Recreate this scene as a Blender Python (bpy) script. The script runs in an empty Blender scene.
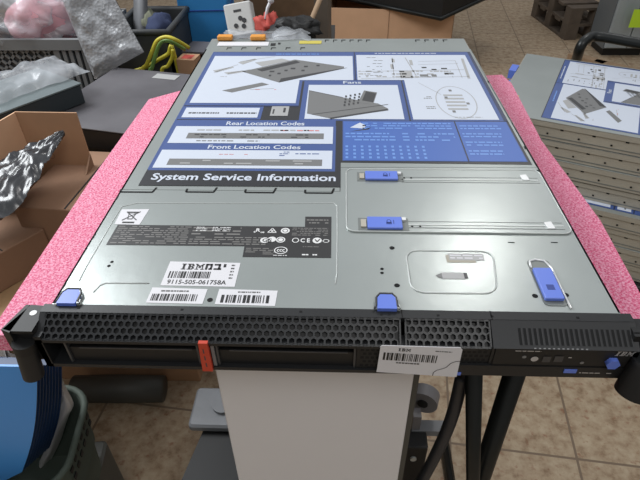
import bpy, math, random
from mathutils import Vector, Matrix, noise
random.seed(7)
S = bpy.context.scene
COL = S.collection
R = math.radians
PI = math.pi

# ------------------------------------------------------------------ camera
CAM = Vector((0.00528, -0.29019, 1.16644))
FW = Vector((-0.03504162, 0.7840497, -0.61970812))
RT = Vector((0.99931166, 0.03504485, -0.01216798))
UP = Vector((-0.01217728, 0.61970794, 0.78473804))
FPX = 530.0

def at(px, py, z):
    """photo pixel -> world point on the horizontal plane z"""
    d = FW + RT*(px-320)/FPX - UP*(py-240)/FPX
    return CAM + d*((z-CAM.z)/d.z)

def aty(px, py, y):
    """photo pixel -> world point on the vertical plane y"""
    d = FW + RT*(px-320)/FPX - UP*(py-240)/FPX
    return CAM + d*((y-CAM.y)/d.y)

cd = bpy.data.cameras.new('camera')
cam = bpy.data.objects.new('camera', cd)
COL.objects.link(cam)
cam.matrix_world = Matrix(((RT.x, UP.x, -FW.x, CAM.x), (RT.y, UP.y, -FW.y, CAM.y), (RT.z, UP.z, -FW.z, CAM.z), (0, 0, 0, 1)))
cd.sensor_width = 36.0
cd.lens = 36.0*FPX/640.0
cd.clip_start = 0.02
S.camera = cam

# --------------------------------------------------------------- materials
def lin(c):
    return tuple(((x/255.0)/12.92 if x/255.0 <= 0.04045 else ((x/255.0+0.055)/1.055)**2.4) for x in c)

def mat(name, rgb, rough=0.5, metal=0.0, var=0.0, vscale=20.0, bump=0.0, bscale=200.0, spec=0.5, rgb2=None, coat=0.0,
        alpha=1.0, trans=0.0, detail=4.0, contrast=None, sheen=0.0):
    m = bpy.data.materials.new(name)
    m.use_nodes = True
    nt = m.node_tree
    b = nt.nodes['Principled BSDF']
    c = lin(rgb)
    b.inputs['Base Color'].default_value = (*c, 1)
    b.inputs['Roughness'].default_value = rough
    b.inputs['Metallic'].default_value = metal
    b.inputs['Specular IOR Level'].default_value = spec
    b.inputs['Coat Weight'].default_value = coat
    b.inputs['Alpha'].default_value = alpha
    b.inputs['Transmission Weight'].default_value = trans
    b.inputs['Sheen Weight'].default_value = sheen
    tc = nt.nodes.new('ShaderNodeTexCoord')
    if var or rgb2:
        n = nt.nodes.new('ShaderNodeTexNoise')
        n.inputs['Scale'].default_value = vscale
        n.inputs['Detail'].default_value = detail
        nt.links.new(tc.outputs['Object'], n.inputs['Vector'])
        r = nt.nodes.new('ShaderNodeValToRGB')
        lo, hi = contrast or (0.3, 0.7)
        r.color_ramp.elements[0].position = lo
        r.color_ramp.elements[1].position = hi
        c2 = lin(rgb2) if rgb2 else tuple(x*(1-var) for x in c)
        r.color_ramp.elements[0].color = (*c2, 1)
        r.color_ramp.elements[1].color = (*c, 1)
        nt.links.new(n.outputs['Fac'], r.inputs['Fac'])
        nt.links.new(r.outputs['Color'], b.inputs['Base Color'])
    if bump:
        n2 = nt.nodes.new('ShaderNodeTexNoise')
        n2.inputs['Scale'].default_value = bscale
        n2.inputs['Detail'].default_value = 3
        nt.links.new(tc.outputs['Object'], n2.inputs['Vector'])
        bp = nt.nodes.new('ShaderNodeBump')
        bp.inputs['Strength'].default_value = bump
        bp.inputs['Distance'].default_value = 0.004
        nt.links.new(n2.outputs['Fac'], bp.inputs['Height'])
        nt.links.new(bp.outputs['Normal'], b.inputs['Normal'])
    return m

M = {}
M['steel'] = mat('galvanised_steel', (166, 172, 170), 0.30, 0.45, var=0.10, vscale=9, bump=0.04, bscale=60)
M['steel2'] = mat('galvanised_steel_side', (184, 178, 164), 0.55, 0.15, var=0.2, vscale=8, bump=0.1, bscale=60)
M['groove'] = mat('groove_steel', (128, 132, 130), 0.45, 0.4)
M['ridge'] = mat('ridge_steel', (196, 200, 198), 0.4, 0.4)
M['bright'] = mat('bright_steel_and_highlight', (235, 236, 236), 0.25, 0.3)  # bright metal bits; also paints the curved highlight on the lid release
M['navy'] = mat('label_navy', (34, 44, 78), 0.4, coat=0.3)
M['hole'] = mat('dark_hole', (14, 14, 15), 0.9)
M['lblack'] = mat('label_black', (30, 31, 36), 0.35, coat=0.3)
M['lblue'] = mat('label_blue', (60, 84, 142), 0.4, coat=0.3)
M['lblue2'] = mat('label_text_blue', (62, 100, 176), 0.4, coat=0.3)
M['lbluelight'] = mat('label_print_blue', (110, 150, 215), 0.4)
M['lwhite'] = mat('label_white', (204, 211, 224), 0.4, coat=0.3)
M['lgrey'] = mat('label_drawing_grey', (118, 118, 118), 0.4)
M['lgrey2'] = mat('label_drawing_light', (168, 168, 168), 0.4)
M['ldark'] = mat('label_drawing_dark', (62, 62, 64), 0.4)
M['lred'] = mat('label_print_red', (205, 130, 130), 0.4)
M['paper'] = mat('sticker_paper', (218, 217, 221), 0.5)
M['ink'] = mat('ink', (28, 28, 30), 0.5)
M['inkgrey'] = mat('ink_grey', (95, 95, 95), 0.5)
M['microprint'] = mat('black_label_print', (120, 118, 116), 0.5)
M['iconwhite'] = mat('icon_white', (225, 225, 225), 0.5)
M['blacklabel'] = mat('black_label', (42, 41, 42), 0.35, coat=0.4)
M['bluep'] = mat('blue_plastic', (98, 124, 214), 0.35, spec=0.5)
M['bluedark'] = mat('blue_plastic_print', (44, 66, 140), 0.4)
M['black'] = mat('bezel_black', (26, 27, 29), 0.5, bump=0.03, bscale=500)
M['black2'] = mat('deep_black', (20, 20, 21), 0.55)
M['grille'] = mat('grille_black', (34, 35, 37), 0.4)
M['bay'] = mat('drive_bay_grey', (92, 84, 78), 0.5, 0.3, var=0.2, vscale=30)
M['red'] = mat('red_orange_plastic', (196, 62, 38), 0.4)
M['silver'] = mat('silver_print', (190, 190, 192), 0.35, 0.4)
M['board'] = mat('fibreboard', (176, 142, 104), 0.7, var=0.15, vscale=40)
M['card'] = mat('cardboard', (182, 142, 110), 0.75, var=0.12, vscale=14, bump=0.1, bscale=80)
M['card2'] = mat('cardboard_brown', (148, 114, 90), 0.8, var=0.12, vscale=12, bump=0.1, bscale=80)
M['card3'] = mat('cardboard_light', (214, 172, 138), 0.75, var=0.08, vscale=14)
M['cardin'] = mat('cardboard_inside', (140, 106, 80), 0.8, var=0.2, vscale=12)
M['case'] = mat('case_white', (226, 224, 226), 0.5, var=0.03, vscale=5)
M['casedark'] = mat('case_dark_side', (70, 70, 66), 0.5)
M['tube'] = mat('black_tube', (26, 29, 29), 0.35, 0.2)
M['rubber'] = mat('cable_black', (40, 42, 48), 0.5)
M['greyplastic'] = mat('grey_plastic', (128, 130, 134), 0.45, var=0.2, vscale=20)
M['castergrey'] = mat('caster_grey', (120, 118, 120), 0.5)
M['darkslab'] = mat('dark_grey_slab', (104, 102, 106), 0.5, vscale=5, rgb2=(72, 70, 74), detail=6)
M['device'] = mat('device_greygreen', (96, 106, 108), 0.4, var=0.15, vscale=8)
M['devicedark'] = mat('device_front', (44, 52, 56), 0.5)
M['crate'] = mat('crate_grey', (118, 120, 122), 0.6)
M['bin'] = mat('bin_dark', (54, 56, 58), 0.6)
M['bluebox'] = mat('blue_box', (48, 128, 190), 0.5)
M['socket'] = mat('socket_white', (196, 196, 194), 0.5)
M['cloth'] = mat('dark_blue_cloth', (44, 54, 84), 0.9, bump=0.5, bscale=30)
M['green'] = mat('grey_green_cloth', (110, 112, 96), 0.9, bump=0.4, bscale=30)
M['yellow'] = mat('yellow_cable', (196, 184, 58), 0.45)
M['greencable'] = mat('green_cable', (120, 158, 84), 0.45)
M['pinkbag'] = mat('pink_foam_bag', (226, 168, 178), 0.8, var=0.15, vscale=20, bump=0.3, bscale=60)
M['redthing'] = mat('red_cloth', (196, 80, 70), 0.7, var=0.3, vscale=40)
M['orange'] = mat('orange_plastic', (222, 150, 60), 0.5)
M['yellowst'] = mat('yellow_sticker', (200, 186, 84), 0.5)
M['wood'] = mat('pale_wood', (168, 140, 112), 0.7, var=0.2, vscale=20)
M['palletwood'] = mat('pallet_wood', (104, 92, 80), 0.8, var=0.3, vscale=14)
M['cabinet'] = mat('cabinet_grey', (164, 172, 176), 0.4, 0.2, var=0.12, vscale=6)
M['cabinet2'] = mat('cabinet_dark', (110, 116, 120), 0.4, 0.2)
M['note'] = mat('lime_note', (190, 226, 50), 0.6)
M['bench'] = mat('bench_grey', (84, 82, 80), 0.7, var=0.2, vscale=5)
M['folderblue'] = mat('folder_blue', (74, 150, 226), 0.4)
M['foldernavy'] = mat('folder_navy', (34, 60, 100), 0.45)
M['basket'] = mat('basket_green_grey', (72, 82, 74), 0.7)
M['whitebag'] = mat('white_bag', (206, 202, 200), 0.5, bump=0.2, bscale=20)
M['foampiece'] = mat('brown_scrap', (120, 92, 66), 0.8, var=0.3, vscale=20)

# pink antistatic foam with pale speckle
m = mat('pink_foam', (248, 166, 194), 0.5, rgb2=(216, 68, 118), vscale=520, detail=1, contrast=(0.36, 0.66), bump=0.6, bscale=420, sheen=0.25)
M['foam'] = m

# clear film and bubble wrap
def film(name, rgb, alpha, rough, bumps, bscale, vor=False):
    m = bpy.data.materials.new(name); m.use_nodes = True
    nt = m.node_tree; b = nt.nodes['Principled BSDF']
    b.inputs['Base Color'].default_value = (*lin(rgb), 1)
    b.inputs['Roughness'].default_value = rough
    b.inputs['Specular IOR Level'].default_value = 0.9
    tc = nt.nodes.new('ShaderNodeTexCoord')
    t = nt.nodes.new('ShaderNodeTexVoronoi' if vor else 'ShaderNodeTexNoise')
    t.inputs['Scale'].default_value = bscale
    nt.links.new(tc.outputs['Object'], t.inputs['Vector'])
    bp = nt.nodes.new('ShaderNodeBump'); bp.inputs['Strength'].default_value = bumps; bp.inputs['Distance'].default_value = 0.006
    nt.links.new(t.outputs['Distance' if vor else 'Fac'], bp.inputs['Height'])
    nt.links.new(bp.outputs['Normal'], b.inputs['Normal'])
    n = nt.nodes.new('ShaderNodeTexNoise'); n.inputs['Scale'].default_value = 11
    nt.links.new(tc.outputs['Object'], n.inputs['Vector'])
    mr = nt.nodes.new('ShaderNodeMapRange')
    mr.inputs['From Min'].default_value = 0.35; mr.inputs['From Max'].default_value = 0.65
    mr.inputs['To Min'].default_value = max(0, alpha-0.14); mr.inputs['To Max'].default_value = min(1, alpha+0.14)
    nt.links.new(n.outputs['Fac'], mr.inputs['Value'])
    nt.links.new(mr.outputs['Result'], b.inputs['Alpha'])
    return m
M['clear'] = film('clear_film', (200, 204, 210), 0.36, 0.28, 0.8, 14)
M['bubble'] = film('bubble_wrap', (158, 160, 164), 0.88, 0.35, 0.35, 120, True)
M['antistatic'] = film('black_antistatic_bag', (40, 42, 46), 0.99, 0.26, 0.7, 16)

# floor tiles, 0.30 m, grout measured from the photo
def floor_mat():
    m = bpy.data.materials.new('floor_tiles'); m.use_nodes = True
    nt = m.node_tree; b = nt.nodes['Principled BSDF']; L = nt.links.new
    tc = nt.nodes.new('ShaderNodeTexCoord')
    mp = nt.nodes.new('ShaderNodeMapping')
    L(tc.outputs['Object'], mp.inputs['Vector'])
    g1 = at(450, 443, 0); g2 = at(577, 459, 0)
    ang = math.atan2(g2.y-g1.y, g2.x-g1.x); s = (g2-g1).length
    mp.vector_type = 'TEXTURE'
    mp.inputs['Location'].default_value = (g1.x, g1.y, 0)
    mp.inputs['Rotation'].default_value = (0, 0, ang)
    mp.inputs['Scale'].default_value = (s, s, s)
    br = nt.nodes.new('ShaderNodeTexBrick')
    br.offset = 0.0; br.squash = 1.0
    br.inputs['Scale'].default_value = 1.0
    br.inputs['Brick Width'].default_value = 1.0
    br.inputs['Row Height'].default_value = 1.0
    br.inputs['Mortar Size'].default_value = 0.011
    br.inputs['Mortar Smooth'].default_value = 0.3
    br.inputs['Color1'].default_value = (1, 1, 1, 1)
    br.inputs['Color2'].default_value = (0.93, 0.93, 0.93, 1)
    br.inputs['Mortar'].default_value = (0, 0, 0, 1)
    L(mp.outputs['Vector'], br.inputs['Vector'])
    n = nt.nodes.new('ShaderNodeTexNoise'); n.inputs['Scale'].default_value = 34; n.inputs['Detail'].default_value = 6; n.inputs['Roughness'].default_value = 0.65
    L(tc.outputs['Object'], n.inputs['Vector'])
    r = nt.nodes.new('ShaderNodeValToRGB')
    e = r.color_ramp.elements
    e[0].position = 0.33; e[0].color = (*lin((142, 117, 92)), 1)
    e[1].position = 0.66; e[1].color = (*lin((192, 174, 148)), 1)
    k = e.new(0.47); k.color = (*lin((174, 152, 126)), 1)
    L(n.outputs['Fac'], r.inputs['Fac'])
    n2 = nt.nodes.new('ShaderNodeTexNoise'); n2.inputs['Scale'].default_value = 60; n2.inputs['Detail'].default_value = 3
    L(tc.outputs['Object'], n2.inputs['Vector'])
    r2 = nt.nodes.new('ShaderNodeValToRGB')
    r2.color_ramp.elements[0].position = 0.60; r2.color_ramp.elements[0].color = (0, 0, 0, 1)
    r2.color_ramp.elements[1].position = 0.70; r2.color_ramp.elements[1].color = (0.6, 0.6, 0.6, 1)
    L(n2.outputs['Fac'], r2.inputs['Fac'])
    mx = nt.nodes.new('ShaderNodeMixRGB'); mx.inputs['Color2'].default_value = (*lin((142, 92, 66)), 1)
    L(r2.outputs['Color'], mx.inputs['Fac']); L(r.outputs['Color'], mx.inputs['Color1'])
    mu = nt.nodes.new('ShaderNodeMixRGB'); mu.blend_type = 'MULTIPLY'; mu.inputs['Fac'].default_value = 1
    L(mx.outputs['Color'], mu.inputs['Color1']); L(br.outputs['Color'], mu.inputs['Color2'])
    mo = nt.nodes.new('ShaderNodeMixRGB'); mo.inputs['Color2'].default_value = (*lin((128, 110, 92)), 1)
    L(br.outputs['Fac'], mo.inputs['Fac']); L(mu.outputs['Color'], mo.inputs['Color1'])
    L(mo.outputs['Color'], b.inputs['Base Color'])
    b.inputs['Roughness'].default_value = 0.6
    return m
M['floor'] = floor_mat()

# ------------------------------------------------------------- mesh builder
class MB:
    def __init__(s):
        s.v = []; s.f = []; s.m = []; s.sm = []; s.mats = []
    def mi(s, k):
        if k not in s.mats: s.mats.append(k)
        return s.mats.index(k)
    def add(s, vs, fs, k, smooth=False, T=None):
        o = len(s.v)
        for p in vs:
            p = Vector(p)
            s.v.append(T @ p if T else p)
        i = s.mi(k)
        for f in fs:
            s.f.append([o+a for a in f]); s.m.append(i); s.sm.append(smooth)
    def box(s, a, b, k, T=None, bev=0.0):
        x0, y0, z0 = a; x1, y1, z1 = b
        if bev <= 0:
            vs = [(x0,y0,z0),(x1,y0,z0),(x1,y1,z0),(x0,y1,z0),(x0,y0,z1),(x1,y0,z1),(x1,y1,z1),(x0,y1,z1)]
            s.add(vs, [(0,3,2,1),(4,5,6,7),(0,1,5,4),(1,2,6,5),(2,3,7,6),(3,0,4,7)], k, False, T)
        else:
            # rounded corners in plan plus chamfered top and bottom
            poly = rrect(x0, y0, x1, y1, bev, 3)
            inn = rrect(x0+bev*.5, y0+bev*.5, x1-bev*.5, y1-bev*.5, bev*.6, 3)
            n = len(poly); vs = []
            for q, z in ((inn, z0), (poly, z0+bev*.5), (poly, z1-bev*.5), (inn, z1)):
                vs += [(p[0], p[1], z) for p in q]
            fs = [tuple(reversed(range(n))), tuple(range(3*n, 4*n))]
            for l in range(3):
                for i in range(n):
                    j = (i+1) % n
                    fs.append((l*n+i, l*n+j, (l+1)*n+j, (l+1)*n+i))
            s.add(vs, fs, k, False, T)
    def poly(s, pts, z, k, T=None):
        s.add([(p[0], p[1], z) for p in pts], [tuple(range(len(pts)))], k, False, T)
    def rect(s, x0, y0, x1, y1, z, k, T=None):
        s.poly([(x0,y0),(x1,y0),(x1,y1),(x0,y1)], z, k, T)
    def prism(s, pts, z0, z1, k, T=None):
        n = len(pts)
        a = sum(pts[i][0]*pts[(i+1)%n][1]-pts[(i+1)%n][0]*pts[i][1] for i in range(n))
        if a < 0: pts = list(reversed(pts))
        vs = [(p[0], p[1], z0) for p in pts]+[(p[0], p[1], z1) for p in pts]
        fs = [tuple(reversed(range(n))), tuple(range(n, 2*n))]+[(i, (i+1) % n, n+(i+1) % n, n+i) for i in range(n)]
        s.add(vs, fs, k, False, T)
    def tube(s, pts, r, k, n=10, closed=False, T=None, flat=1.0):
        pts = [Vector(p) for p in pts]; N = len(pts); vs = []; fs = []
        up = None
        for i, p in enumerate(pts):
            if closed: t = pts[(i+1) % N]-pts[i-1]
            else: t = pts[min(i+1, N-1)]-pts[max(i-1, 0)]
            t.normalize()
            if up is None:
                up = Vector((0, 0, 1)) if abs(t.z) < 0.9 else Vector((1, 0, 0))
            a = t.cross(up).normalized(); b = a.cross(t).normalized(); up = b
            rr = r[i] if isinstance(r, (list, tuple)) else r
            for j in range(n):
                w = 2*PI*j/n
                vs.append(p+a*rr*math.cos(w)+b*rr*flat*math.sin(w))
        for i in range(N if closed else N-1):
            for j in range(n):
                i2 = (i+1) % N
                fs.append((i*n+j, i*n+(j+1) % n, i2*n+(j+1) % n, i2*n+j))
        if not closed:
            fs.append(tuple(reversed(range(n)))); fs.append(tuple((N-1)*n+j for j in range(n)))
        s.add(vs, fs, k, True, T)
    def cyl(s, p0, p1, r, k, n=20, T=None, r2=None):
        p0 = Vector(p0); p1 = Vector(p1); t = (p1-p0).normalized()
        up = Vector((0, 0, 1)) if abs(t.z) < 0.9 else Vector((1, 0, 0))
        a = t.cross(up).normalized(); b = t.cross(a).normalized()
        r2 = r if r2 is None else r2
        vs = [p0+a*r*math.cos(2*PI*j/n)+b*r*math.sin(2*PI*j/n) for j in range(n)]
        vs += [p1+a*r2*math.cos(2*PI*j/n)+b*r2*math.sin(2*PI*j/n) for j in range(n)]
        s.add(vs, [(j, (j+1) % n, n+(j+1) % n, n+j) for j in range(n)], k, True, T)
        s.add(vs, [tuple(reversed(range(n))), tuple(range(n, 2*n))], k, False, T)
    def sheet(s, fn, nu, nv, k, T=None, thick=0.0):
        vs = [fn(i/nu, j/nv) for j in range(nv+1) for i in range(nu+1)]
        fs = [(j*(nu+1)+i, j*(nu+1)+i+1, (j+1)*(nu+1)+i+1, (j+1)*(nu+1)+i) for j in range(nv) for i in range(nu)]
        s.add(vs, fs, k, True, T)
    def blob(s, c, rx, ry, rz, k, amp=0.15, fr=3.0, seed=0, n=24, T=None):
        vs = []; fs = []; c = Vector(c)
        for j in range(n//2+1):
            th = PI*j/(n//2)
            for i in range(n):
                ph = 2*PI*i/n
                d = Vector((math.sin(th)*math.cos(ph), math.sin(th)*math.sin(ph), math.cos(th)))
                q = 1+amp*noise.noise(d*fr+Vector((seed, seed*.7, 0)))*2
                vs.append(c+Vector((d.x*rx, d.y*ry, d.z*rz))*q)
        for j in range(n//2):
            for i in range(n):
                fs.append((j*n+i, (j+1)*n+i, (j+1)*n+(i+1) % n, j*n+(i+1) % n))
        s.add(vs, fs, k, True, T)
    def build(s, name, parent=None, loc=None, rotz=0):
        me = bpy.data.meshes.new(name)
        me.from_pydata([tuple(v) for v in s.v], [], s.f)
        for k in s.mats: me.materials.append(M[k])
        me.polygons.foreach_set('material_index', s.m)
        me.polygons.foreach_set('use_smooth', s.sm)
        me.update()
        o = bpy.data.objects.new(name, me); COL.objects.link(o)
        if parent: o.parent = parent
        if loc is not None: o.location = loc
        if rotz: o.rotation_euler.z = rotz
        return o

def rrect(x0, y0, x1, y1, r, n=4):
    out = []
    for cx, cy, a0 in ((x1-r, y0+r, -90), (x1-r, y1-r, 0), (x0+r, y1-r, 90), (x0+r, y0+r, 180)):
        for i in range(n+1):
            w = R(a0+90*i/n); out.append((cx+r*math.cos(w), cy+r*math.sin(w)))
    return out

def tag(o, label=None, cat=None, group=None, kind=None):
    if label: o['label'] = label
    if cat: o['category'] = cat
    if group: o['group'] = group
    if kind: o['kind'] = kind
    return o

def empty(name, loc, rz=0, label=None, cat=None, group=None):
    o = bpy.data.objects.new(name, None); COL.objects.link(o)
    o.location = loc; o.rotation_euler.z = rz; o.empty_display_size = 0.05
    return tag(o, label, cat, group)

def copy_tree(o, parent=None):
    c = o.copy(); COL.objects.link(c); c.parent = parent
    for ch in [x for x in ORIG if x.parent == o]:
        copy_tree(ch, c)
    return c
ORIG = []

def text(mb, body, x0, y0, w, h, z, k, bold=0.0, T=None, shear=0.0):
    """printed lettering: body fitted into the w x h box whose lower left is x0,y0"""
    cu = bpy.data.curves.new('lettering', 'FONT'); cu.body = body; cu.size = 1.0; cu.offset = bold; cu.resolution_u = 3; cu.shear = shear
    ob = bpy.data.objects.new('lettering', cu); COL.objects.link(ob)
    dg = bpy.context.evaluated_depsgraph_get()
    me = bpy.data.meshes.new_from_object(ob.evaluated_get(dg))
    vs = [v.co.copy() for v in me.vertices]
    if vs:
        xa = min(v.x for v in vs); xb = max(v.x for v in vs); ya = min(v.y for v in vs); yb = max(v.y for v in vs)
        sx = w/max(1e-6, xb-xa); sy = h/max(1e-6, yb-ya)
        mb.add([(x0+(v.x-xa)*sx, y0+(v.y-ya)*sy, z) for v in vs], [tuple(p.vertices) for p in me.polygons], k, False, T)
    bpy.data.objects.remove(ob); bpy.data.curves.remove(cu); bpy.data.meshes.remove(me)

def barcode(mb, x0, y0, x1, y1, z, k, seed, T=None, mod=0.00075):
    rnd = random.Random(seed); x = x0
    while x < x1-mod:
        w = rnd.choice((1, 1, 2, 3))*mod
        mb.rect(x, y0, min(x+w, x1), y1, z, k, T)
        x += w+rnd.choice((1, 1, 2))*mod

def micro(mb, x0, y0, x1, y1, z, k, seed, rows, fill=0.8, T=None, wl=0.006):
    """rows of unreadably small print as short dashes"""
    rnd = random.Random(seed); dy = (y1-y0)/rows
    for r_ in range(rows):
        x = x0; ya = y0+dy*(r_+0.3)
        while x < x1:
            w = wl*rnd.uniform(0.4, 1.6)
            if rnd.random() < fill:
                mb.rect(x, ya, min(x+w, x1), ya+dy*0.42, z, k, T)
            x += w+wl*0.25

def line(mb, a, b, w, z, k, T=None):
    a = Vector((a[0], a[1])); b = Vector((b[0], b[1])); d = (b-a).normalized(); n = Vector((-d.y, d.x))*w/2
    mb.poly([a-n, b-n, b+n, a+n], z, k, T)

def ring(mb, c, rx, ry, w, z, k, n=24, T=None):
    vs = []; fs = []
    for j in range(n):
        a = 2*PI*j/n
        vs += [(c[0]+rx*math.cos(a), c[1]+ry*math.sin(a), z), (c[0]+(rx-w)*math.cos(a), c[1]+(ry-w)*math.sin(a), z)]
    for j in range(n):
        k2 = (j+1) % n
        fs.append((2*j, 2*k2, 2*k2+1, 2*j+1))
    mb.add(vs, fs, k, False, T)

def disc(mb, c, rx, z, k, ry=None, n=16, T=None):
    ry = ry or rx
    mb.poly([(c[0]+rx*math.cos(2*PI*j/n), c[1]+ry*math.sin(2*PI*j/n)) for j in range(n)], z, k, T)

# ------------------------------------------------------------------ setting
M['paint'] = mat('wall_paint', (176, 176, 172), 0.8, var=0.05, vscale=3)
for nm, a_, b_ in (('wall_back', (-4.1, 7.5, 0), (5.1, 7.6, 3.2)), ('wall_front', (-4.1, -2.6, 0), (5.1, -2.5, 3.2)), ('wall_left', (-4.1, -2.5, 0), (-4.0, 7.5, 3.2)), ('wall_right', (5.0, -2.5, 0), (5.1, 7.5, 3.2))):
    w0 = MB(); w0.box(a_, b_, 'paint'); w0.build(nm)['kind'] = 'structure'
b = MB(); b.box((-4, -2.5, -0.05), (5, 7.5, 0), 'floor')
tag(b.build('floor'), kind='structure')

# ================================================================ the server
ZB = 0.827            # underside of the server
H = 0.043
def lp(px, py):       # photo pixel -> server plan coordinates
    p = at(px, py, 0.87); return (p.x, p.y)
srv = empty('rack_server', (0, 0, ZB), 0, 'flat grey steel rack server with a black honeycomb front, lying on the pink foam sheet', 'server')

def chassis(par, name='chassis'):
    c = MB()
    c.box((-0.2185, -0.002, 0), (0.2185, 0.650, H-0.0022), 'steel2')
    # holes and slots along both sides
    for sx in (-1, 1):
        for i in range(9):
            y = 0.05+i*0.068
            X = sx*0.2187
            c.box((X-0.0004, y, 0.024), (X+0.0004, y+0.008, 0.029), 'hole')
            c.box((X-0.0004, y+0.03, 0.012), (X+0.0004, y+0.035, 0.017), 'hole')
    return c.build(name, par)
chassis(srv)

# rear flange behind the lid
c = MB()
c.box((-0.2205, 0.597, H-0.002), (0.2165, 0.650, H-0.0003), 'steel')
for px in (264, 280, 294, 309, 324):
    pass
for i in range(6):
    x, y = lp(225+i*15, 53); c.rect(x-0.0006, 0.5925, x+0.0006, 0.602, H+0.0004, 'hole'); c.rect(x-0.0006, 0.601, x+0.007, 0.6035, H+0.0004, 'hole')
for i in range(6):
    x, y = lp(325+i*8.2, 40); c.rect(x, 0.632, x+0.0012, 0.643, H+0.0003, 'hole'); c.rect(x, 0.641, x+0.007, 0.6435, H+0.0003, 'hole')
for i in range(4):
    x, y = lp(415+i*9.2, 40); c.rect(x, 0.632, x+0.0012, 0.643, H+0.0003, 'hole'); c.rect(x, 0.641, x+0.008, 0.6435, H+0.0003, 'hole')
c.rect(-0.205, 0.612, -0.118, 0.632, H+0.0003, 'paper')
c.rect(-0.118+0.004, 0.613, -0.106, 0.625, H+0.0003, 'ink'); c.rect(-0.102, 0.620, -0.098, 0.628, H+0.0003, 'ink')
c.rect(-0.066, 0.622, -0.028, 0.638, H+0.0003, 'yellowst')
rear_flange = c.build('rear_flange', srv)

# rear lid
def cover(par):
    c = MB()
    pts = [(-0.2205, 0.1655), (0.0058, 0.1655), (0.0058, 0.2135), (0.2205, 0.2165), (0.2165, 0.5962), (-0.2205, 0.5962)]
    c.prism(pts, H-0.002, H, 'steel')
    c.prism([(-0.2205, 0.1655), (-0.2185, 0.1655), (-0.2185, 0.596), (-0.2205, 0.596)], 0.012, H, 'steel')
    c.prism([(0.2185, 0.2165), (0.2205, 0.2165), (0.2180, 0.596), (0.2165, 0.596)], 0.012, H, 'steel')
    return c.build('rear_cover', par)
rc = cover(srv)

# front lid
c = MB()
c.prism([(-0.2205, -0.001), (0.2205, -0.001), (0.2205, 0.2158), (0.0065, 0.2128), (0.0065, 0.1648), (-0.2205, 0.1648)], H-0.002, H, 'steel')
c.box((-0.2205, 0, 0.010), (-0.2188, 0.1645, H), 'steel'); c.box((0.2188, 0, 0.010), (0.2205, 0.2155, H), 'steel')
zs = H+0.0002
# bracket-shaped cut marks along the hinge seam
for x0, x1 in ((-0.203+0.013, -0.203+0.0) , (-0.1535, -0.116), (-0.083, -0.0455), (-0.012, 0.006)):
    pass
for pa, pb in (((120, 192), (157, 187)), ((186, 192), (217, 188)), ((245, 192.5), (276, 189)), ((305, 193), (334, 190))):
    xa, ya = lp(*pa); xb, yb = lp(*pb)
    line(c, (xa, ya), (xb-0.0015, ya), 0.0026, zs, 'hole')
    line(c, (xb-0.002, ya), (xb, ya+0.009), 0.0022, zs, 'hole'); line(c, (xa, ya), (xa, ya+0.006), 0.0022, zs, 'hole')
# embossed outline of the left recess
def tubeline(pts, k, r=0.0007, rad=0.0):
    c.tube([(p[0], p[1], H+0.0001) for p in pts], r, k, 6)
tubeline([(-0.2090, 0.026), (-0.2100, 0.040), (-0.2100, 0.075), (-0.2100, 0.11), (-0.2090, 0.134), (-0.196, 0.1405), (-0.05, 0.1425), (0.0, 0.1440), (0.0035, 0.139), (0.0040, 0.09), (0.0042, 0.040), (0.0030, 0.027)], 'ridge', 0.0005)
tubeline([(-0.192, 0.013), (-0.190, 0.021), (-0.186, 0.024), (-0.150, 0.0245)], 'ridge', 0.0006)
# oval recess on the right
ov = rrect(0.0640, 0.0185, 0.1320, 0.0715, 0.011, 5)
ov = [(x + (0.008*(y-0.0185)/0.053 if x > 0.1 else 0), y) for x, y in ov]
c.tube([(x, y, H+0.0001) for x, y in ov], 0.0008, 'ridge', 6, closed=True)
c.rect(0.098, 0.056, 0.1225, 0.066, zs, 'steel2')
sx, sy = lp(449, 258); c.rect(sx, sy-0.003, sx+0.030, sy+0.006, zs+0.0001, 'lgrey2'); micro(c, sx+0.001, sy-0.002, sx+0.029, sy+0.005, zs+0.0002, 'paper', 3, 2)
# arrow sticker
a = lp(436, 276); bq = lp(467, 281)
c.poly([(a[0]-0.0005, a[1]), (a[0]+0.005, a[1]+0.0035), (a[0]+0.005, a[1]-0.0035)], zs+0.0002, 'lgrey')
c.rect(a[0]+0.005, a[1]-0.0035, a[0]+0.024, a[1]+0.0045, zs+0.0001, 'lgrey2'); c.rect(a[0]+0.023, a[1]-0.003, a[0]+0.026, a[1]+0.004, zs+0.0002, 'ldark')
# holes and screws
for px, py in ((392, 248), (397, 285.5), (382, 269), (382, 273), (210, 300), (112, 262), (109, 266), (535, 296), (566, 295), (545, 192), (552, 212), (557, 224), (549, 203)):
    x, y = lp(px, py); disc(c, (x, y), 0.0015 if px in (382, 112, 109) else 0.0023, zs, 'hole')
for px, py in ((151, 139), (121, 198), (97, 236), (68, 286), (489, 82), (527, 148), (541, 172)):
    x, y = lp(px, py); x = -0.2195 if x < 0 else 0.2172
    c.rect(x-0.0008, y-0.0035, x+0.0010, y+0.0035, H+0.0006 if y > 0.16 else zs, 'hole')
x, y = lp(508, 243); c.rect(x, y, x+0.006, y+0.0012, zs, 'hole'); x, y = lp(551, 243); c.rect(x, y, x+0.006, y+0.0012, zs, 'hole')
front_cover = c.build('front_cover', srv)

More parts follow.
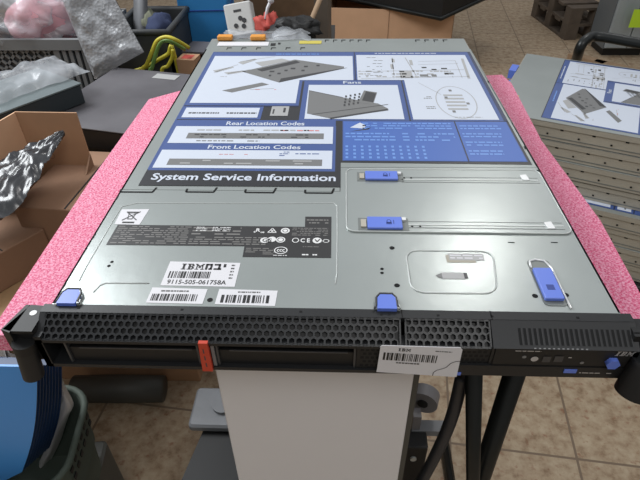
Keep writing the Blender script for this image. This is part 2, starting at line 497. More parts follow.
# removable hatch plate with two rails
c = MB()
hp = rrect(0.0120, 0.0965, 0.2180, 0.2085, 0.008, 5)
c.prism(hp, H, H+0.0012, 'steel')
for y0 in (0.1860, 0.1072):
    c.box((0.070, y0, H+0.0012), (0.2120, y0+0.0016, H+0.0016), 'ridge')
    c.box((0.070, y0-0.0045, H+0.0012), (0.2120, y0-0.0034, H+0.0014), 'groove')
    c.box((0.070, y0+0.0055, H+0.0012), (0.2120, y0+0.0062, H+0.0014), 'groove')
c.tube([(p[0], p[1], H+0.0012) for p in rrect(0.0125, 0.0970, 0.2175, 0.2080, 0.008, 5)], 0.0007, 'ridge', 6, closed=True)
for px, py in ((524, 179), (549, 227)):
    x, y = lp(px, py); c.prism([(x-0.003, y-0.005), (x+0.004, y-0.005), (x+0.003, y+0.006), (x-0.004, y+0.004)], H+0.0012, H+0.0022, 'bright')
for px, py in ((404, 179), (411, 179), (412, 227.5), (420, 227.5)):
    x, y = lp(px, py); disc(c, (x, y), 0.0012, H+0.0014, 'hole')
hatch = c.build('hatch_plate', srv)

for (xa, ya, xb, yb) in ((0.0325, 0.1838, 0.0665, 0.1995), (0.0318, 0.0992, 0.0640, 0.1165)):
    l = MB()
    l.box((xa-0.0085, ya-0.0005, H+0.0012), (xb+0.006, yb+0.001, H+0.0016), 'groove')
    l.box((xa-0.006, ya+0.003, H+0.0016), (xa-0.001, yb-0.003, H+0.0030), 'steel2')
    l.box((xa, ya, H+0.0016), (xb, yb, H+0.0042), 'bluep', bev=0.0008)
    l.box((xb, yb-0.004, H+0.0012), (xb+0.004, yb, H+0.0035), 'bright')
    # padlock symbol
    cx = xa+(xb-xa)*0.62; cy = (ya+yb)/2
    ring(l, (cx, cy+0.001), 0.0022, 0.003, 0.0007, H+0.0043, 'bluedark'); l.rect(cx-0.0026, cy-0.0035, cx+0.0026, cy, H+0.0043, 'bluedark')
    l.rect(cx+0.004, cy-0.003, cx+0.0047, cy+0.003, H+0.0043, 'bluedark')
    tag(l.build('hatch_latch', srv), 'blue rectangular hatch latch')
# sliding lid release
l = MB()
l.prism(rrect(0.1655, 0.006, 0.1840, 0.0605, 0.004), H+0.0001, H+0.0006, 'groove')
l.tube([(0.1668, 0.050, H+0.001), (0.1675, 0.058, H+0.001), (0.173, 0.0605, H+0.001), (0.180, 0.0590, H+0.001), (0.1836, 0.050, H+0.001), (0.1838, 0.020, H+0.001), (0.1842, 0.003, H+0.001)], 0.0010, 'bright', 6)  # white curved highlight modelled as a bright tube round the slider
l.box((0.1666, 0.0105, H+0.0006), (0.1815, 0.0468, H+0.0040), 'bluep', bev=0.001)
l.rect(0.171, 0.020, 0.177, 0.026, H+0.0041, 'bluedark')
tag(l.build('lid_release_slider', srv), 'long blue sliding release')

# blue push tabs by the bezel
for xc in (-0.2075, 0.0432):
    l = MB()
    l.prism([(xc-0.0075, -0.003), (xc+0.0075, -0.003), (xc+0.0070, 0.009), (xc+0.0045, 0.0125), (xc-0.0045, 0.0125), (xc-0.0070, 0.009)], H, H+0.0035, 'bluep')
    l.tube([(xc-0.0098, -0.002, H+0.002), (xc-0.0082, 0.001, H+0.003), (xc-0.0078, 0.0095, H+0.003), (xc-0.005, 0.0138, H+0.003), (xc+0.005, 0.0138, H+0.003), (xc+0.0078, 0.0095, H+0.003), (xc+0.0082, 0.001, H+0.003), (xc+0.0098, -0.002, H+0.002)], 0.0009, 'ldark', 6)
    l.box((xc+0.008, -0.002, H), (xc+0.010, 0.002, H+0.003), 'ridge')
    tag(l.build('push_tab', srv), 'blue push tab')

# ------------------------------------------------ big service label (artwork)
def service_label(par):
    c = MB(); z = H+0.0003; d = 0.00012
    def rz(i): return z+d*i
    outer = [(-0.2045, 0.1728), (0.0066, 0.1740), (0.0066, 0.2235), (0.2150, 0.2215), (0.2140, 0.5818), (-0.2035, 0.5818)]
    c.prism(outer, H, z, 'lblack')
    # blue frames round each panel
    for x0, y0, x1, y1 in ((-0.2030, 0.372, 0.0262, 0.5800), (0.0280, 0.4475, 0.2105, 0.5800), (0.0925, 0.3275, 0.2105, 0.46), (-0.0500, 0.3275, 0.0930, 0.4620),
                           (-0.2030, 0.3295, -0.0960, 0.3700), (-0.2030, 0.3100, 0.0000, 0.3275), (-0.2035, 0.2035, 0.0005, 0.312), (0.0085, 0.2270, 0.2120, 0.3262)):
        c.rect(x0, y0, x1, y1, rz(1), 'lblue')
    c.poly([(-0.0500, 0.3275), (-0.0470, 0.3275), (-0.0470, 0.4560), (-0.0500, 0.4560)], rz(2), 'lblack')
    c.rect(0.0925, 0.3275, 0.0955-0.0012, 0.4600, rz(2), 'lblack'); c.rect(0.0965-0.0012, 0.3275, 0.0978, 0.4500, rz(2), 'lblue')
    c.rect(0.2105-0.0008, 0.3275, 0.2140, 0.5800, rz(2), 'navy'); c.rect(-0.2045, 0.205, -0.2025, 0.581, rz(2), 'lblue'); c.rect(-0.2030, 0.3685, -0.0500, 0.3715, rz(2), 'navy')
    c.rect(0.0262, 0.4620, 0.0280, 0.5800, rz(2), 'navy'); c.rect(-0.0500, 0.4600, 0.0960, 0.4622, rz(2), 'navy')
    # title strips with tiny heading print
    micro(c, -0.100, 0.5665, -0.030, 0.5735, rz(2), 'lbluelight', 2, 1, 1.0); micro(c, 0.060, 0.5705, 0.160, 0.5765, rz(2), 'lwhite', 4, 1, 1.0)
    # covers panel
    c.poly([(-0.1980, 0.3790), (-0.0545, 0.3790), (-0.0545, 0.4600), (0.0240, 0.4600), (0.0240, 0.5610), (-0.1980, 0.5610)], rz(3), 'lwhite')
    P = lambda *q: [lp(*t) for t in q]
    c.poly(P((242, 72), (295, 60), (344, 67), (344, 69), (279, 83)), rz(4), 'lgrey')
    c.poly(P((279, 83), (344, 69), (348, 68), (281, 79)), rz(5), 'ldark')
    c.poly(P((257, 70), (296, 61), (300, 63), (262, 72)), rz(5), 'ldark')
    for px, py, w in ((272, 72, 6), (286, 71, 4), (293, 69, 6), (279, 74, 4), (306, 67, 5), (318, 66, 4), (303, 71, 4), (270, 76, 3)):
        x, y = lp(px, py); c.rect(x-w*0.0006, y-0.003, x+w*0.0006, y+0.003, rz(5), 'ldark')
    c.poly(P((255, 63), (282, 59), (290, 61), (262, 67)), rz(4), 'lgrey2')
    c.poly(P((238, 63), (255, 59), (257, 60), (243, 65)), rz(4), 'lgrey2')
    c.poly(P((222, 91), (262, 83), (269, 85), (232, 93)), rz(4), 'lgrey')
    c.poly(P((213, 71), (233, 67), (234, 68), (216, 73)), rz(4), 'lgrey2'); c.poly(P((224, 73), (243, 71), (246, 72), (228, 75)), rz(4), 'lgrey2')
    for (pa, pb) in (((240, 62), (275, 57)), ((214, 73), (238, 65)), ((228, 74), (250, 70)), ((250, 90), (274, 89))):
        line(c, lp(*pa), lp(*pb), 0.0012, rz(4), 'lgrey2')
    x, y = lp(255, 90); micro(c, x, y-0.002, x+0.03, y+0.002, rz(4), 'lred', 5, 1)
    x, y = lp(214, 77); micro(c, x, y-0.002, x+0.02, y+0.002, rz(4), 'lgrey2', 6, 1)
    # system board panel
    c.poly([(0.0300, 0.4605), (0.0975, 0.4605), (0.0975, 0.3310), (0.2045, 0.3310), (0.2035, 0.5655), (0.0300, 0.5655)], rz(3), 'lwhite')
    for i in range(7):
        x, y = lp(379+(i % 2), 58+i*3.0); micro(c, x-0.010*(1+(i % 3 == 0)), y-0.002, x+0.004, y+0.002, rz(4), 'lgrey', 10+i, 1)
    for (px, py, w, h, k) in ((393, 61, 3, .016, 'lgrey2'), (411, 63, 3, .022, 'lgrey2'), (406, 75, 12, .028, 'lgrey2'), (424, 68, 5, .005, 'ldark'), (434, 70, 5, .005, 'ldark'), (444, 69, 6, .005, 'ldark'),
                          (424, 76, 8, .009, 'lgrey'), (434, 76, 5, .009, 'lgrey'), (449, 74, 9, .007, 'lgrey'), (392, 67, 3, .02, 'lgrey2')):
        x, y = lp(px, py); c.rect(x-w*0.00075, y-h/2, x+w*0.00075, y+h/2, rz(4), k)
    micro(c, 0.032, 0.468, 0.17, 0.500, rz(4), 'lgrey2', 31, 3, 0.6)
    line(c, lp(361, 72), lp(464, 70), 0.0012, rz(4), 'lgrey2'); line(c, lp(361, 79), lp(469, 77), 0.0012, rz(4), 'lgrey2')
    line(c, lp(462, 59), lp(469, 79), 0.0040, rz(4), 'lgrey2'); line(c, lp(418, 83), lp(441, 95), 0.0008, rz(4), 'lgrey2')
    line(c, lp(405, 58), lp(416, 76), 0.0015, rz(4), 'lgrey2'); line(c, lp(392, 58), lp(394, 76), 0.0012, rz(4), 'lgrey2')
    for pa, pb in (((418, 62), (455, 61)), ((418, 65), (458, 64)), ((455, 61), (462, 78))): line(c, lp(*pa), lp(*pb), 0.0009, rz(4), 'lgrey2')
    cx, cy = lp(456, 102); ring(c, (cx, cy), 0.0265, 0.052, 0.0012, rz(4), 'lgrey2', 36)
    for i in range(5):
        c.rect(cx-0.014, cy-0.026+i*0.011, cx+0.012, cy-0.021+i*0.011, rz(4), 'lgrey2')
    for px, py in ((450, 91), (468, 104), (454, 112), (446, 98)):
        x, y = lp(px, py); c.rect(x-0.002, y-0.003, x+0.002, y+0.003, rz(5), 'lgrey')
    for px, py in ((428, 98), (431, 108)):
        x, y = lp(px, py); micro(c, x-0.006, y-0.005, x+0.006, y+0.005, rz(4), 'lgrey', px, 2, 0.9, wl=0.003)
    micro(c, 0.15, 0.336, 0.185, 0.340, rz(4), 'lgrey2', 8, 1, 1.0)
    # fans panel
    text(c, 'Fans', 0.009, 0.4465, 0.026, 0.0095, rz(4), 'lwhite', 0.02)
    c.rect(-0.0400, 0.3315, 0.0865, 0.4420, rz(3), 'lwhite')
    c.poly(P((309, 91), (343, 98), (378, 104), (388, 109), (388, 111), (330, 119), (307, 114)), rz(4), 'lgrey')
    c.poly(P((364, 91), (377, 93), (373, 105), (358, 103)), rz(5), 'lgrey'); c.poly(P((366, 92), (376, 94), (373, 103), (362, 101)), rz(6), 'ldark')
    line(c, lp(312, 115), lp(388, 105), 0.0014, rz(5), 'ldark'); line(c, lp(309, 91), lp(343, 98), 0.0012, rz(5), 'ldark'); line(c, lp(330, 119), lp(388, 110), 0.004, rz(5), 'ldark')
    for i in range(4):
        for j in range(4):
            x, y = lp(346+i*4.5-j*0.5, 97-i*.8+j*2.9); c.rect(x-0.0012, y-0.003, x+0.0012, y+0.003, rz(6), 'ldark')
    # parts strip and chip picture
    c.rect(-0.1985, 0.3345, -0.1005, 0.3640, rz(3), 'lwhite')
    micro(c, -0.192, 0.343, -0.152, 0.352, rz(4), 'ldark', 12, 1, 1.0, wl=0.004); micro(c, -0.142, 0.343, -0.103, 0.352, rz(4), 'ldark', 13, 1, 1.0, wl=0.004)
    c.rect(-0.0850, 0.3400, -0.0620, 0.3690, rz(3), 'lgrey2'); c.rect(-0.0825, 0.346, -0.0805, 0.360, rz(4), 'ldark'); c.rect(-0.069, 0.350, -0.066, 0.364, rz(4), 'ldark')
    # location codes
    text(c, 'Rear Location Codes', -0.137, 0.3128, 0.098, 0.0105, rz(3), 'lwhite', 0.02)
    c.rect(-0.1985, 0.2655, -0.0030, 0.3095, rz(3), 'lwhite')
    c.rect(-0.1790, 0.2770, -0.0140, 0.2915, rz(4), 'lgrey'); micro(c, -0.176, 0.278, -0.018, 0.290, rz(5), 'ldark', 14, 2, 0.35)
    micro(c, -0.17, 0.2955, -0.03, 0.303, rz(4), 'lgrey2', 15, 1, 0.55); micro(c, -0.165, 0.2685, -0.09, 0.2740, rz(4), 'lgrey', 16, 1, 0.7); micro(c, -0.075, 0.2955, -0.02, 0.302, rz(4), 'lred', 17, 1, 0.6)
    text(c, 'Front Location Codes', -0.1480, 0.2520, 0.108, 0.0095, rz(3), 'lwhite', 0.02)
    c.rect(-0.2000, 0.2085, -0.0030, 0.2490, rz(3), 'lwhite')
    c.rect(-0.1860, 0.2145, -0.0140, 0.2285, rz(4), 'lgrey'); micro(c, -0.184, 0.2155, -0.016, 0.2275, rz(5), 'lgrey2', 18, 2, 0.35, wl=0.014)
    micro(c, -0.155, 0.2375, -0.095, 0.2405, rz(4), 'lred', 19, 1, 0.3); micro(c, -0.0630, 0.2350, -0.0520, 0.2470, rz(4), 'lblue', 20, 3, 0.9, wl=0.004); micro(c, -0.045, 0.2390, -0.018, 0.2435, rz(4), 'lblue', 21, 1, 0.8)
    # title bar
    c.rect(-0.2045, 0.1728, 0.0066, 0.2035, rz(2), 'lblack')
    text(c, 'System Service Information', -0.1950, 0.1795, 0.1965, 0.0175, rz(3), 'lwhite', 0.022)
    # blue notes block
    c.rect(0.0095, 0.2275, 0.2110, 0.3255, rz(2), 'lblue2')
    c.poly(P((350, 128), (360, 123), (366, 126), (364, 129)), rz(3), 'lwhite'); c.poly(P((350, 132), (368, 130), (371, 128)), rz(3), 'ldark')
    micro(c, 0.033, 0.303, 0.142, 0.323, rz(3), 'lbluelight', 22, 3, 0.85); micro(c, 0.012, 0.272, 0.072, 0.296, rz(3), 'lbluelight', 23, 3, 0.8); micro(c, 0.080, 0.272, 0.142, 0.296, rz(3), 'lbluelight', 24, 3, 0.85)
    for i in range(11):
        for j in range(4):
            c.rect(0.012+i*0.0088, 0.232+j*0.0085, 0.012+i*0.0088+0.003, 0.232+j*0.0085+0.0045, rz(3), 'lbluelight')
    c.rect(0.1470, 0.2275, 0.1484, 0.3255, rz(4), 'lblack')
    for i in range(4): micro(c, 0.152, 0.240+i*0.021, 0.19+0.004*i, 0.254+i*0.021, rz(3), 'lbluelight', 40+i, 2, 0.9)
    return c.build('service_label', par)
label_ob = service_label(srv)
tag(label_ob, 'blue, white and black printed service information label')

# --------------------------------------------------------- small lid stickers
z = H+0.0003
s = MB()      # crossed-out bin
s.prism([(-0.2065, 0.1048), (-0.1825, 0.1045), (-0.1805, 0.1300), (-0.2075, 0.1292)], H, z, 'paper')
s.poly([(-0.1985, 0.1235), (-0.1905, 0.1235), (-0.1920, 0.1125), (-0.1970, 0.1125)], z+.0001, 'inkgrey'); s.poly([(-0.1972, 0.122), (-0.1918, 0.122), (-0.1930, 0.114), (-0.1960, 0.114)], z+.0002, 'paper')
line(s, (-0.2010, 0.1250), (-0.1875, 0.1115), 0.0010, z+.0003, 'ink'); line(s, (-0.1875, 0.1255), (-0.2015, 0.1110), 0.0010, z+.0003, 'ink'); line(s, (-0.2, 0.1245), (-0.189, 0.1245), 0.0012, z+.0003, 'ink')
s.rect(-0.2000, 0.1065, -0.1885, 0.1090, z+.0001, 'ink')
tag(s.build('disposal_sticker', srv), 'white sticker with a crossed-out bin symbol')

s = MB()      # black approvals label
bl = [(-0.2035, 0.0740), (-0.0785, 0.0745), (-0.0780, 0.0597), (-0.0010, 0.0599), (-0.0018, 0.1206), (-0.0268, 0.1203), (-0.0262, 0.1041), (-0.2030, 0.1041)]
s.prism(bl, H, z, 'blacklabel')
micro(s, -0.201, 0.0755, -0.132, 0.1030, z+.0001, 'microprint', 50, 9, 0.85, wl=0.006)
micro(s, -0.130, 0.0890, -0.085, 0.1030, z+.0001, 'microprint', 51, 3, 0.8, wl=0.012); micro(s, -0.130, 0.0755, -0.060, 0.0880, z+.0001, 'microprint', 52, 4, 0.9, wl=0.006)
for i, x in enumerate((-0.127, -0.112, -0.105)): micro(s, x, 0.095, x+0.010, 0.1025, z+.0002, 'iconwhite', 60+i, 3, 0.8, wl=0.002)
micro(s, -0.0765, 0.0625, -0.050, 0.0725, z+.0001, 'microprint', 53, 4, 0.7)
micro(s, -0.0375, 0.090, -0.0045, 0.1030, z+.0001, 'microprint', 54, 5, 0.9, wl=0.003); micro(s, -0.025, 0.108, -0.0045, 0.117, z+.0001, 'microprint', 55, 2, 0.9, wl=0.003)
micro(s, -0.0265, 0.0615, -0.012, 0.0655, z+.0001, 'iconwhite', 56, 1, 0.9, wl=0.002); micro(s, -0.0265, 0.0735, -0.012, 0.0755, z+.0001, 'microprint', 57, 1, 0.9, wl=0.003)
zi = z+.0002
text(s, 'C E', -0.0290, 0.0805, 0.0085, 0.0060, zi, 'iconwhite', 0.03)
disc(s, (-0.0140, 0.0835), 0.0042, zi, 'iconwhite'); line(s, (-0.0160, 0.0850), (-0.0140, 0.0815), 0.0012, zi+.0001, 'blacklabel'); line(s, (-0.0140, 0.0815), (-0.0115, 0.0855), 0.0012, zi+.0001, 'blacklabel')
ring(s, (-0.0335, 0.0835), 0.0032, 0.0035, 0.0008, zi, 'iconwhite'); ring(s, (-0.0060, 0.0830), 0.0030, 0.0025, 0.0007, zi, 'iconwhite')
disc(s, (-0.0615, 0.0830), 0.0040, zi, 'iconwhite'); disc(s, (-0.0550, 0.0845), 0.0038, zi, 'iconwhite'); text(s, 'GS', -0.0635, 0.0805, 0.0085, 0.0050, zi+.0001, 'blacklabel', 0.02)
disc(s, (-0.0470, 0.0840), 0.0042, zi, 'iconwhite'); ring(s, (-0.0470, 0.0840), 0.0030, 0.0030, 0.0007, zi+.0001, 'blacklabel')
ring(s, (-0.0455, 0.0690), 0.0060, 0.0050, 0.0009, zi, 'iconwhite'); text(s, 'ccc', -0.0490, 0.0670, 0.0070, 0.0035, zi, 'iconwhite', 0.02); micro(s, -0.0515, 0.0610, -0.0395, 0.0630, zi, 'iconwhite', 58, 1, 1.0, wl=0.003)
line(s, (-0.0600, 0.0945), (-0.0560, 0.1010), 0.0009, zi, 'iconwhite'); line(s, (-0.0560, 0.1010), (-0.0520, 0.0945), 0.0009, zi, 'iconwhite'); line(s, (-0.0600, 0.0945), (-0.0520, 0.0945), 0.0009, zi, 'iconwhite'); disc(s, (-0.0560, 0.0968), 0.0012, zi, 'iconwhite')
disc(s, (-0.0440, 0.0975), 0.0042, zi, 'iconwhite'); ring(s, (-0.0440, 0.0975), 0.0026, 0.0026, 0.0006, zi+.0001, 'blacklabel')
text(s, 'R', -0.0710, 0.0955, 0.0040, 0.0050, zi, 'iconwhite', 0.03); text(s, 'c', -0.0730, 0.0940, 0.0018, 0.0025, zi, 'iconwhite', 0.03)
text(s, 'us', -0.0665, 0.0935, 0.0035, 0.0022, zi, 'iconwhite', 0.03)
tag(s.build('approvals_label', srv), 'black printed approvals label')

GL = {'I': ('1111', '0110', '0110', '0110', '0110', '0110', '1111'),
      'B': ('111110', '011011', '011011', '011110', '011011', '011011', '111110'),
      'M': ('11000011', '01100110', '01111110', '01011010', '01011010', '01000010', '11100111')}
def ibm(mb, x0, y0, w, h, z, k, T=None, sh=0.0):
    cw = w/20.0; ch = h/7.0; x = x0
    for g in 'IBM':
        for r_, row in enumerate(GL[g]):
            for c_, bit in enumerate(row):
                if bit == '1':
                    yb = y0+(6-r_)*ch; xb = x+c_*cw+sh*(yb-y0)
                    mb.rect(xb, yb, xb+cw*1.02, yb+ch*0.86, z, k, T)
        x += (len(GL[g][0])+1)*cw

def bars_letters(mb, T, x0, y0, w, h, z):
    """three block letters in the Hebrew form: mem, bet, yod as printed on the sticker"""
    t = h*0.26
    u = w/3.3
    x = x0                                   # mem
    mb.rect(x, y0+h-t, x+u*.9, y0+h, z, 'ink', T); mb.rect(x, y0, x+u*.30, y0+h, z, 'ink', T); mb.rect(x+u*.62, y0, x+u*.9, y0+h, z, 'ink', T); mb.rect(x+u*.45, y0, x+u*.9, y0+t, z, 'ink', T)
    x += u*1.12                              # bet
    mb.rect(x, y0+h-t, x+u*.85, y0+h, z, 'ink', T); mb.rect(x, y0, x+u*1.0, y0+t, z, 'ink', T); mb.rect(x+u*.55, y0, x+u*.85, y0+h, z, 'ink', T)
    x += u*1.22                              # yod
    mb.rect(x, y0+h*.45, x+u*.34, y0+h, z, 'ink', T)

s = MB()      # machine type sticker
s.prism([(-0.1400, 0.0222), (-0.0788, 0.0218), (-0.0785, 0.0515), (-0.1395, 0.0522)], H, z, 'paper')
ibm(s, -0.1280, 0.0420, 0.0195, 0.0075, z+.0002, 'ink')
bars_letters(s, None, -0.1075, 0.0420, 0.0215, 0.0075, z+.0002)
text(s, '9115-505-061758A', -0.1355, 0.0240, 0.0490, 0.0052, z+.0002, 'ink', 0.01)
barcode(s, -0.1365, 0.0312, -0.1010, 0.0395, z+.0002, 'ink', 5, mod=0.0006)
micro(s, -0.0855, 0.030, -0.0825, 0.050, z+.0002, 'inkgrey', 61, 5, 0.9, wl=0.002)
tag(s.build('machine_number_sticker', srv), 'large white barcode sticker with a long number')
s = MB()
s.prism([(-0.1462, 0.0022), (-0.1010, 0.0018), (-0.1003, 0.0186), (-0.1458, 0.0196)], H, z, 'paper')
barcode(s, -0.1435, 0.0045, -0.1065, 0.0122, z+.0002, 'ink', 6, mod=0.0006); micro(s, -0.1375, 0.0138, -0.1150, 0.0175, z+.0002, 'inkgrey', 62, 1, 1.0, wl=0.0022)
tag(s.build('serial_sticker', srv), 'white barcode sticker left of the screw')
s = MB()
s.prism([(-0.0912, 0.0018), (-0.0437, 0.0008), (-0.0432, 0.0180), (-0.0908, 0.0190)], H, z, 'paper')
barcode(s, -0.0875, 0.0035, -0.0485, 0.0122, z+.0002, 'ink', 9, mod=0.0008); micro(s, -0.0750, 0.0140, -0.0570, 0.0172, z+.0002, 'inkgrey', 63, 1, 1.0, wl=0.0022)
tag(s.build('serial_sticker', srv), 'white barcode sticker right of the screw')

# --------------------------------------------------------------- front bezel
YF = -0.028
def extr(mb, prof, x0, x1, k):
    """profile in (y,z) extruded along x"""
    n = len(prof)
    vs = [(x0, y, zz) for y, zz in prof]+[(x1, y, zz) for y, zz in prof]
    mb.add(vs, [tuple(range(n)), tuple(reversed(range(n, 2*n)))]+[(i, n+i, n+(i+1) % n, (i+1) % n) for i in range(n)], k)
bz = MB()
extr(bz, [(-0.001, H+0.0003), (-0.001, H-0.004), (-0.0095, H-0.004), (-0.0095, H+0.0003)], -0.226, 0.2270, 'black')          # flat top strip
extr(bz, [(YF, 0.0315), (YF, 0.0285), (YF+0.012, 0.0285), (YF+0.012, 0.0315)], -0.226, 0.110, 'black')                          # bar over the bays
extr(bz, [(YF, 0.0035), (YF, 0), (-0.001, 0), (-0.001, 0.0035)], -0.222, 0.2270, 'black')                                          # bottom lip
bz.box((-0.226, YF, 0), (-0.2205, -0.001, 0.035), 'black')
extr(bz, [(-0.001, H), (-0.0095, H), (YF, 0.0315), (YF, 0), (-0.001, 0)], -0.226, -0.2215, 'black')                                # left cheek
extr(bz, [(-0.001, H), (-0.0095, H), (YF, 0.0315), (YF, 0), (-0.001, 0)], 0.2225, 0.2275, 'black')
bz.box((0.2225, YF, 0.0), (0.2275, -0.001, 0.030), 'black')
bz.box((-0.2205, -0.006, 0.002), (0.2185, -0.002, 0.040), 'black2')                                                               # dark back wall
for x in (0.0540, 0.1215): bz.box((x, -0.0097, H), (x+0.0007, -0.001, H+0.0006), 'hole')
for px in (389, 381, 437, 490, 574): 
    x = lp(px, 310)[0]; bz.box((x-0.001, -0.007, H+0.0003), (x+0.001, -0.0055, H+0.0006), 'hole')
for px in (78, 182, 301):
    x = lp(px, 310)[0]; bz.box((x-0.001, -0.0055, H+0.0003), (x+0.001, -0.004, H+0.0006), 'hole')
bz.build('bezel', srv)

# sloping honeycomb grille
def grille(x0, x1, k, cell=0.0055):
    g = MB()
    pa = Vector((0, -0.0095, H)); pb = Vector((0, YF, 0.0315)); dv = pb-pa; Lh = dv.length
    ex = Vector((1, 0, 0)); ey = dv.normalized(); en = ex.cross(ey)
    if en.z < 0: en = -en
    rows = int(Lh/(cell*0.93)); r_ = cell/math.sqrt(3)
    dyr = Lh/(rows+0.15)
    T = Matrix(((1, 0, 0, 0), (ey.x, ey.y, ey.z, 0), (0, 0, 0, 0), (0, 0, 0, 1)))
    def w(u, v, dd=0): 
        p = pa+ey*v-en*dd; return (u, p.y, p.z)
    # frame edges
    for (u0, u1, v0, v1) in ((x0, x1, 0, 0.0014), (x0, x1, Lh-0.0014, Lh), (x0, x0+0.0012, 0, Lh), (x1-0.0012, x1, 0, Lh)):
        g.add([w(u0, v0), w(u1, v0), w(u1, v1), w(u0, v1)], [(0, 1, 2, 3)], k)
    n = int((x1-x0)/cell)
    for rr in range(rows):
        cy = dyr*(rr+0.58)
        for i in range(n):
            cx = x0+cell*(i+0.5+(0.5 if rr % 2 else 0))
            if cx > x1-cell*0.5: continue
            vs = []; 
            for j in range(6):
                a = R(60*j+30); vs.append(w(cx+r_*1.02*math.cos(a), cy+dyr*0.655*math.sin(a)))
            for j in range(6):
                a = R(60*j+30); vs.append(w(cx+r_*0.74*math.cos(a), cy+dyr*0.46*math.sin(a)))
            for j in range(6):
                a = R(60*j+30); vs.append(w(cx+r_*0.74*math.cos(a), cy+dyr*0.46*math.sin(a), 0.0030))
            fs = []
            for j in range(6):
                q = (j+1) % 6
                fs += [(j, q, 6+q, 6+j), (6+j, 6+q, 12+q, 12+j)]
            g.add(vs, fs, k)
    g.add([w(x0, 0, 0.0033), w(x1, 0, 0.0033), w(x1, Lh, 0.0033), w(x0, Lh, 0.0033)], [(0, 1, 2, 3)], 'black2')
    return g
grille(-0.2215, 0.0530, 'grille').build('honeycomb_grille', srv)
grille(0.0560, 0.1200, 'grille').build('honeycomb_grille', srv)

# slotted vent over the control panel
g = MB()
pa = Vector((0, -0.0095, H)); pb = Vector((0, YF-0.001, 0.0330))
def sl(u, t, up_=0): 
    p = pa.lerp(pb, t); return (u, p.y-up_*0.45, p.z+up_*0.9)
g.add([sl(0.1205, 0), sl(0.2230, 0), sl(0.2230, 1), sl(0.1205, 1)], [(0, 1, 2, 3)], 'black')
for i in range(22):
    x = 0.1400+i*0.0038
    g.add([sl(x, .28, .0002), sl(x+0.0020, .28, .0002), sl(x+0.0020, .86, .0002), sl(x, .86, .0002)], [(0, 1, 2, 3)], 'hole')
    g.add([sl(x+0.0020, .28, .0003), sl(x+0.0027, .28, .0003), sl(x+0.0027, .86, .0003), sl(x+0.0020, .86, .0003)], [(0, 1, 2, 3)], 'grille')
for i in range(12):
    x = 0.150+i*0.0034
    g.add([sl(x, .95, .0002), sl(x+0.0016, .95, .0002), sl(x+0.0016, .99, .0002), sl(x, .99, .0002)], [(0, 1, 2, 3)], 'lgrey')
g.build('slotted_vent', srv)

# drive bays
def TV(y):    # plan (x, z) artwork stood up on the front face
    return Matrix(((1, 0, 0, 0), (0, 0, -1, y), (0, 1, 0, 0), (0, 0, 0, 1)))
for i, (x0, x1) in enumerate(((-0.2060, -0.1015), (-0.0880, 0.0195))):
    d_ = MB()
    d_.box((x0, YF+0.012, 0.020), (x1, YF+0.014, 0.0285), 'bay')
    d_.box((x0, YF+0.004, 0.0035), (x1, YF+0.016, 0.0195), 'black2')
    d_.box((x0, YF+0.002, 0.0040), (x0+0.0016, YF+0.014, 0.0285), 'ldark'); d_.box((x1-0.0016, YF+0.002, 0.0040), (x1, YF+0.014, 0.0285), 'ldark')
    d_.box((x0+0.01, YF+0.0035, 0.0185), (x1-0.006, YF+0.0043, 0.0197), 'ldark')
    tag(d_.build('drive_bay', srv), 'open drive bay at the left end' if i == 0 else 'open drive bay right of the red lever')
h_ = MB()
h_.prism([(-0.1005, 0.0005), (-0.0922, 0.0005), (-0.0922, 0.0335), (-0.0992, 0.0335)], 0, 0.003, 'red', T=TV(YF+0.001))
for i in range(3): h_.rect(-0.0968, 0.006+i*0.008, -0.0958, 0.011+i*0.008, 0.0031, 'ldark', T=TV(YF+0.001))
h_.box((-0.0915, YF+0.001, 0.004), (-0.0890, YF+0.004, 0.029), 'lgrey')
tag(h_.build('drive_lever', srv), 'red-orange drive release lever')
f = MB()     # perforated blank between the bays and the optical drive
f.box((0.0200, YF+0.002, 0.0035), (0.1205, YF+0.012, 0.0285), 'black2')
for i in range(24):
    for j in range(5):
        x = 0.0230+i*0.004+(0.002 if j % 2 else 0)
        f.rect(x, 0.006+j*0.0045, x+0.0026, 0.0088+j*0.0045, 0.0001, 'hole', T=TV(YF+0.002))
f.box((0.1205, YF+0.001, 0.0035), (0.1230, YF+0.01, 0.031), 'black')
f.build('blank_panel', srv)
# control panel and optical drive
f = MB()
f.box((0.1230, YF, 0.0135), (0.2225, -0.006, 0.0330), 'black2')
f.box((0.0560, YF-0.0005, 0.0035), (0.2225, -0.006, 0.0125), 'black')
T = TV(YF-0.0002)
f.rect(0.1285, 0.0270, 0.1450, 0.0295, 0.0002, 'silver', T=T) if False else None
micro(f, 0.1370, 0.0292, 0.1560, 0.0312, 0.0003, 'silver', 70, 1, 0.9, T=T, wl=0.003)
disc(f, (0.1530, 0.0215), 0.0028, 0.0004, 'silver', T=T); disc(f, (0.1450, 0.0235), 0.0016, 0.0003, 'lgrey', T=T); disc(f, (0.1890, 0.0180), 0.0015, 0.0003, 'lgrey', T=T)
f.rect(0.1590, 0.0180, 0.1650, 0.0245, 0.0003, 'ldark', T=T); f.rect(0.1675, 0.0185, 0.1740, 0.0250, 0.0003, 'ldark', T=T); micro(f, 0.1775, 0.0225, 0.1875, 0.0250, 0.0003, 'silver', 71, 1, 0.8, T=T, wl=0.003)
f.rect(0.1230, 0.0128, 0.2185, 0.0134, 0.0002, 'hole', T=T)
ibm(f, 0.2100, 0.0270, 0.0130, 0.0048, 0.0004, 'silver', T=T, sh=0.3)
f.box((0.1780, YF-0.0012, 0.0065), (0.1875, YF-0.0006, 0.0105), 'bluep')
micro(f, 0.1900, 0.0055, 0.2140, 0.0078, 0.0006, 'silver', 72, 1, 0.9, T=T, wl=0.003)
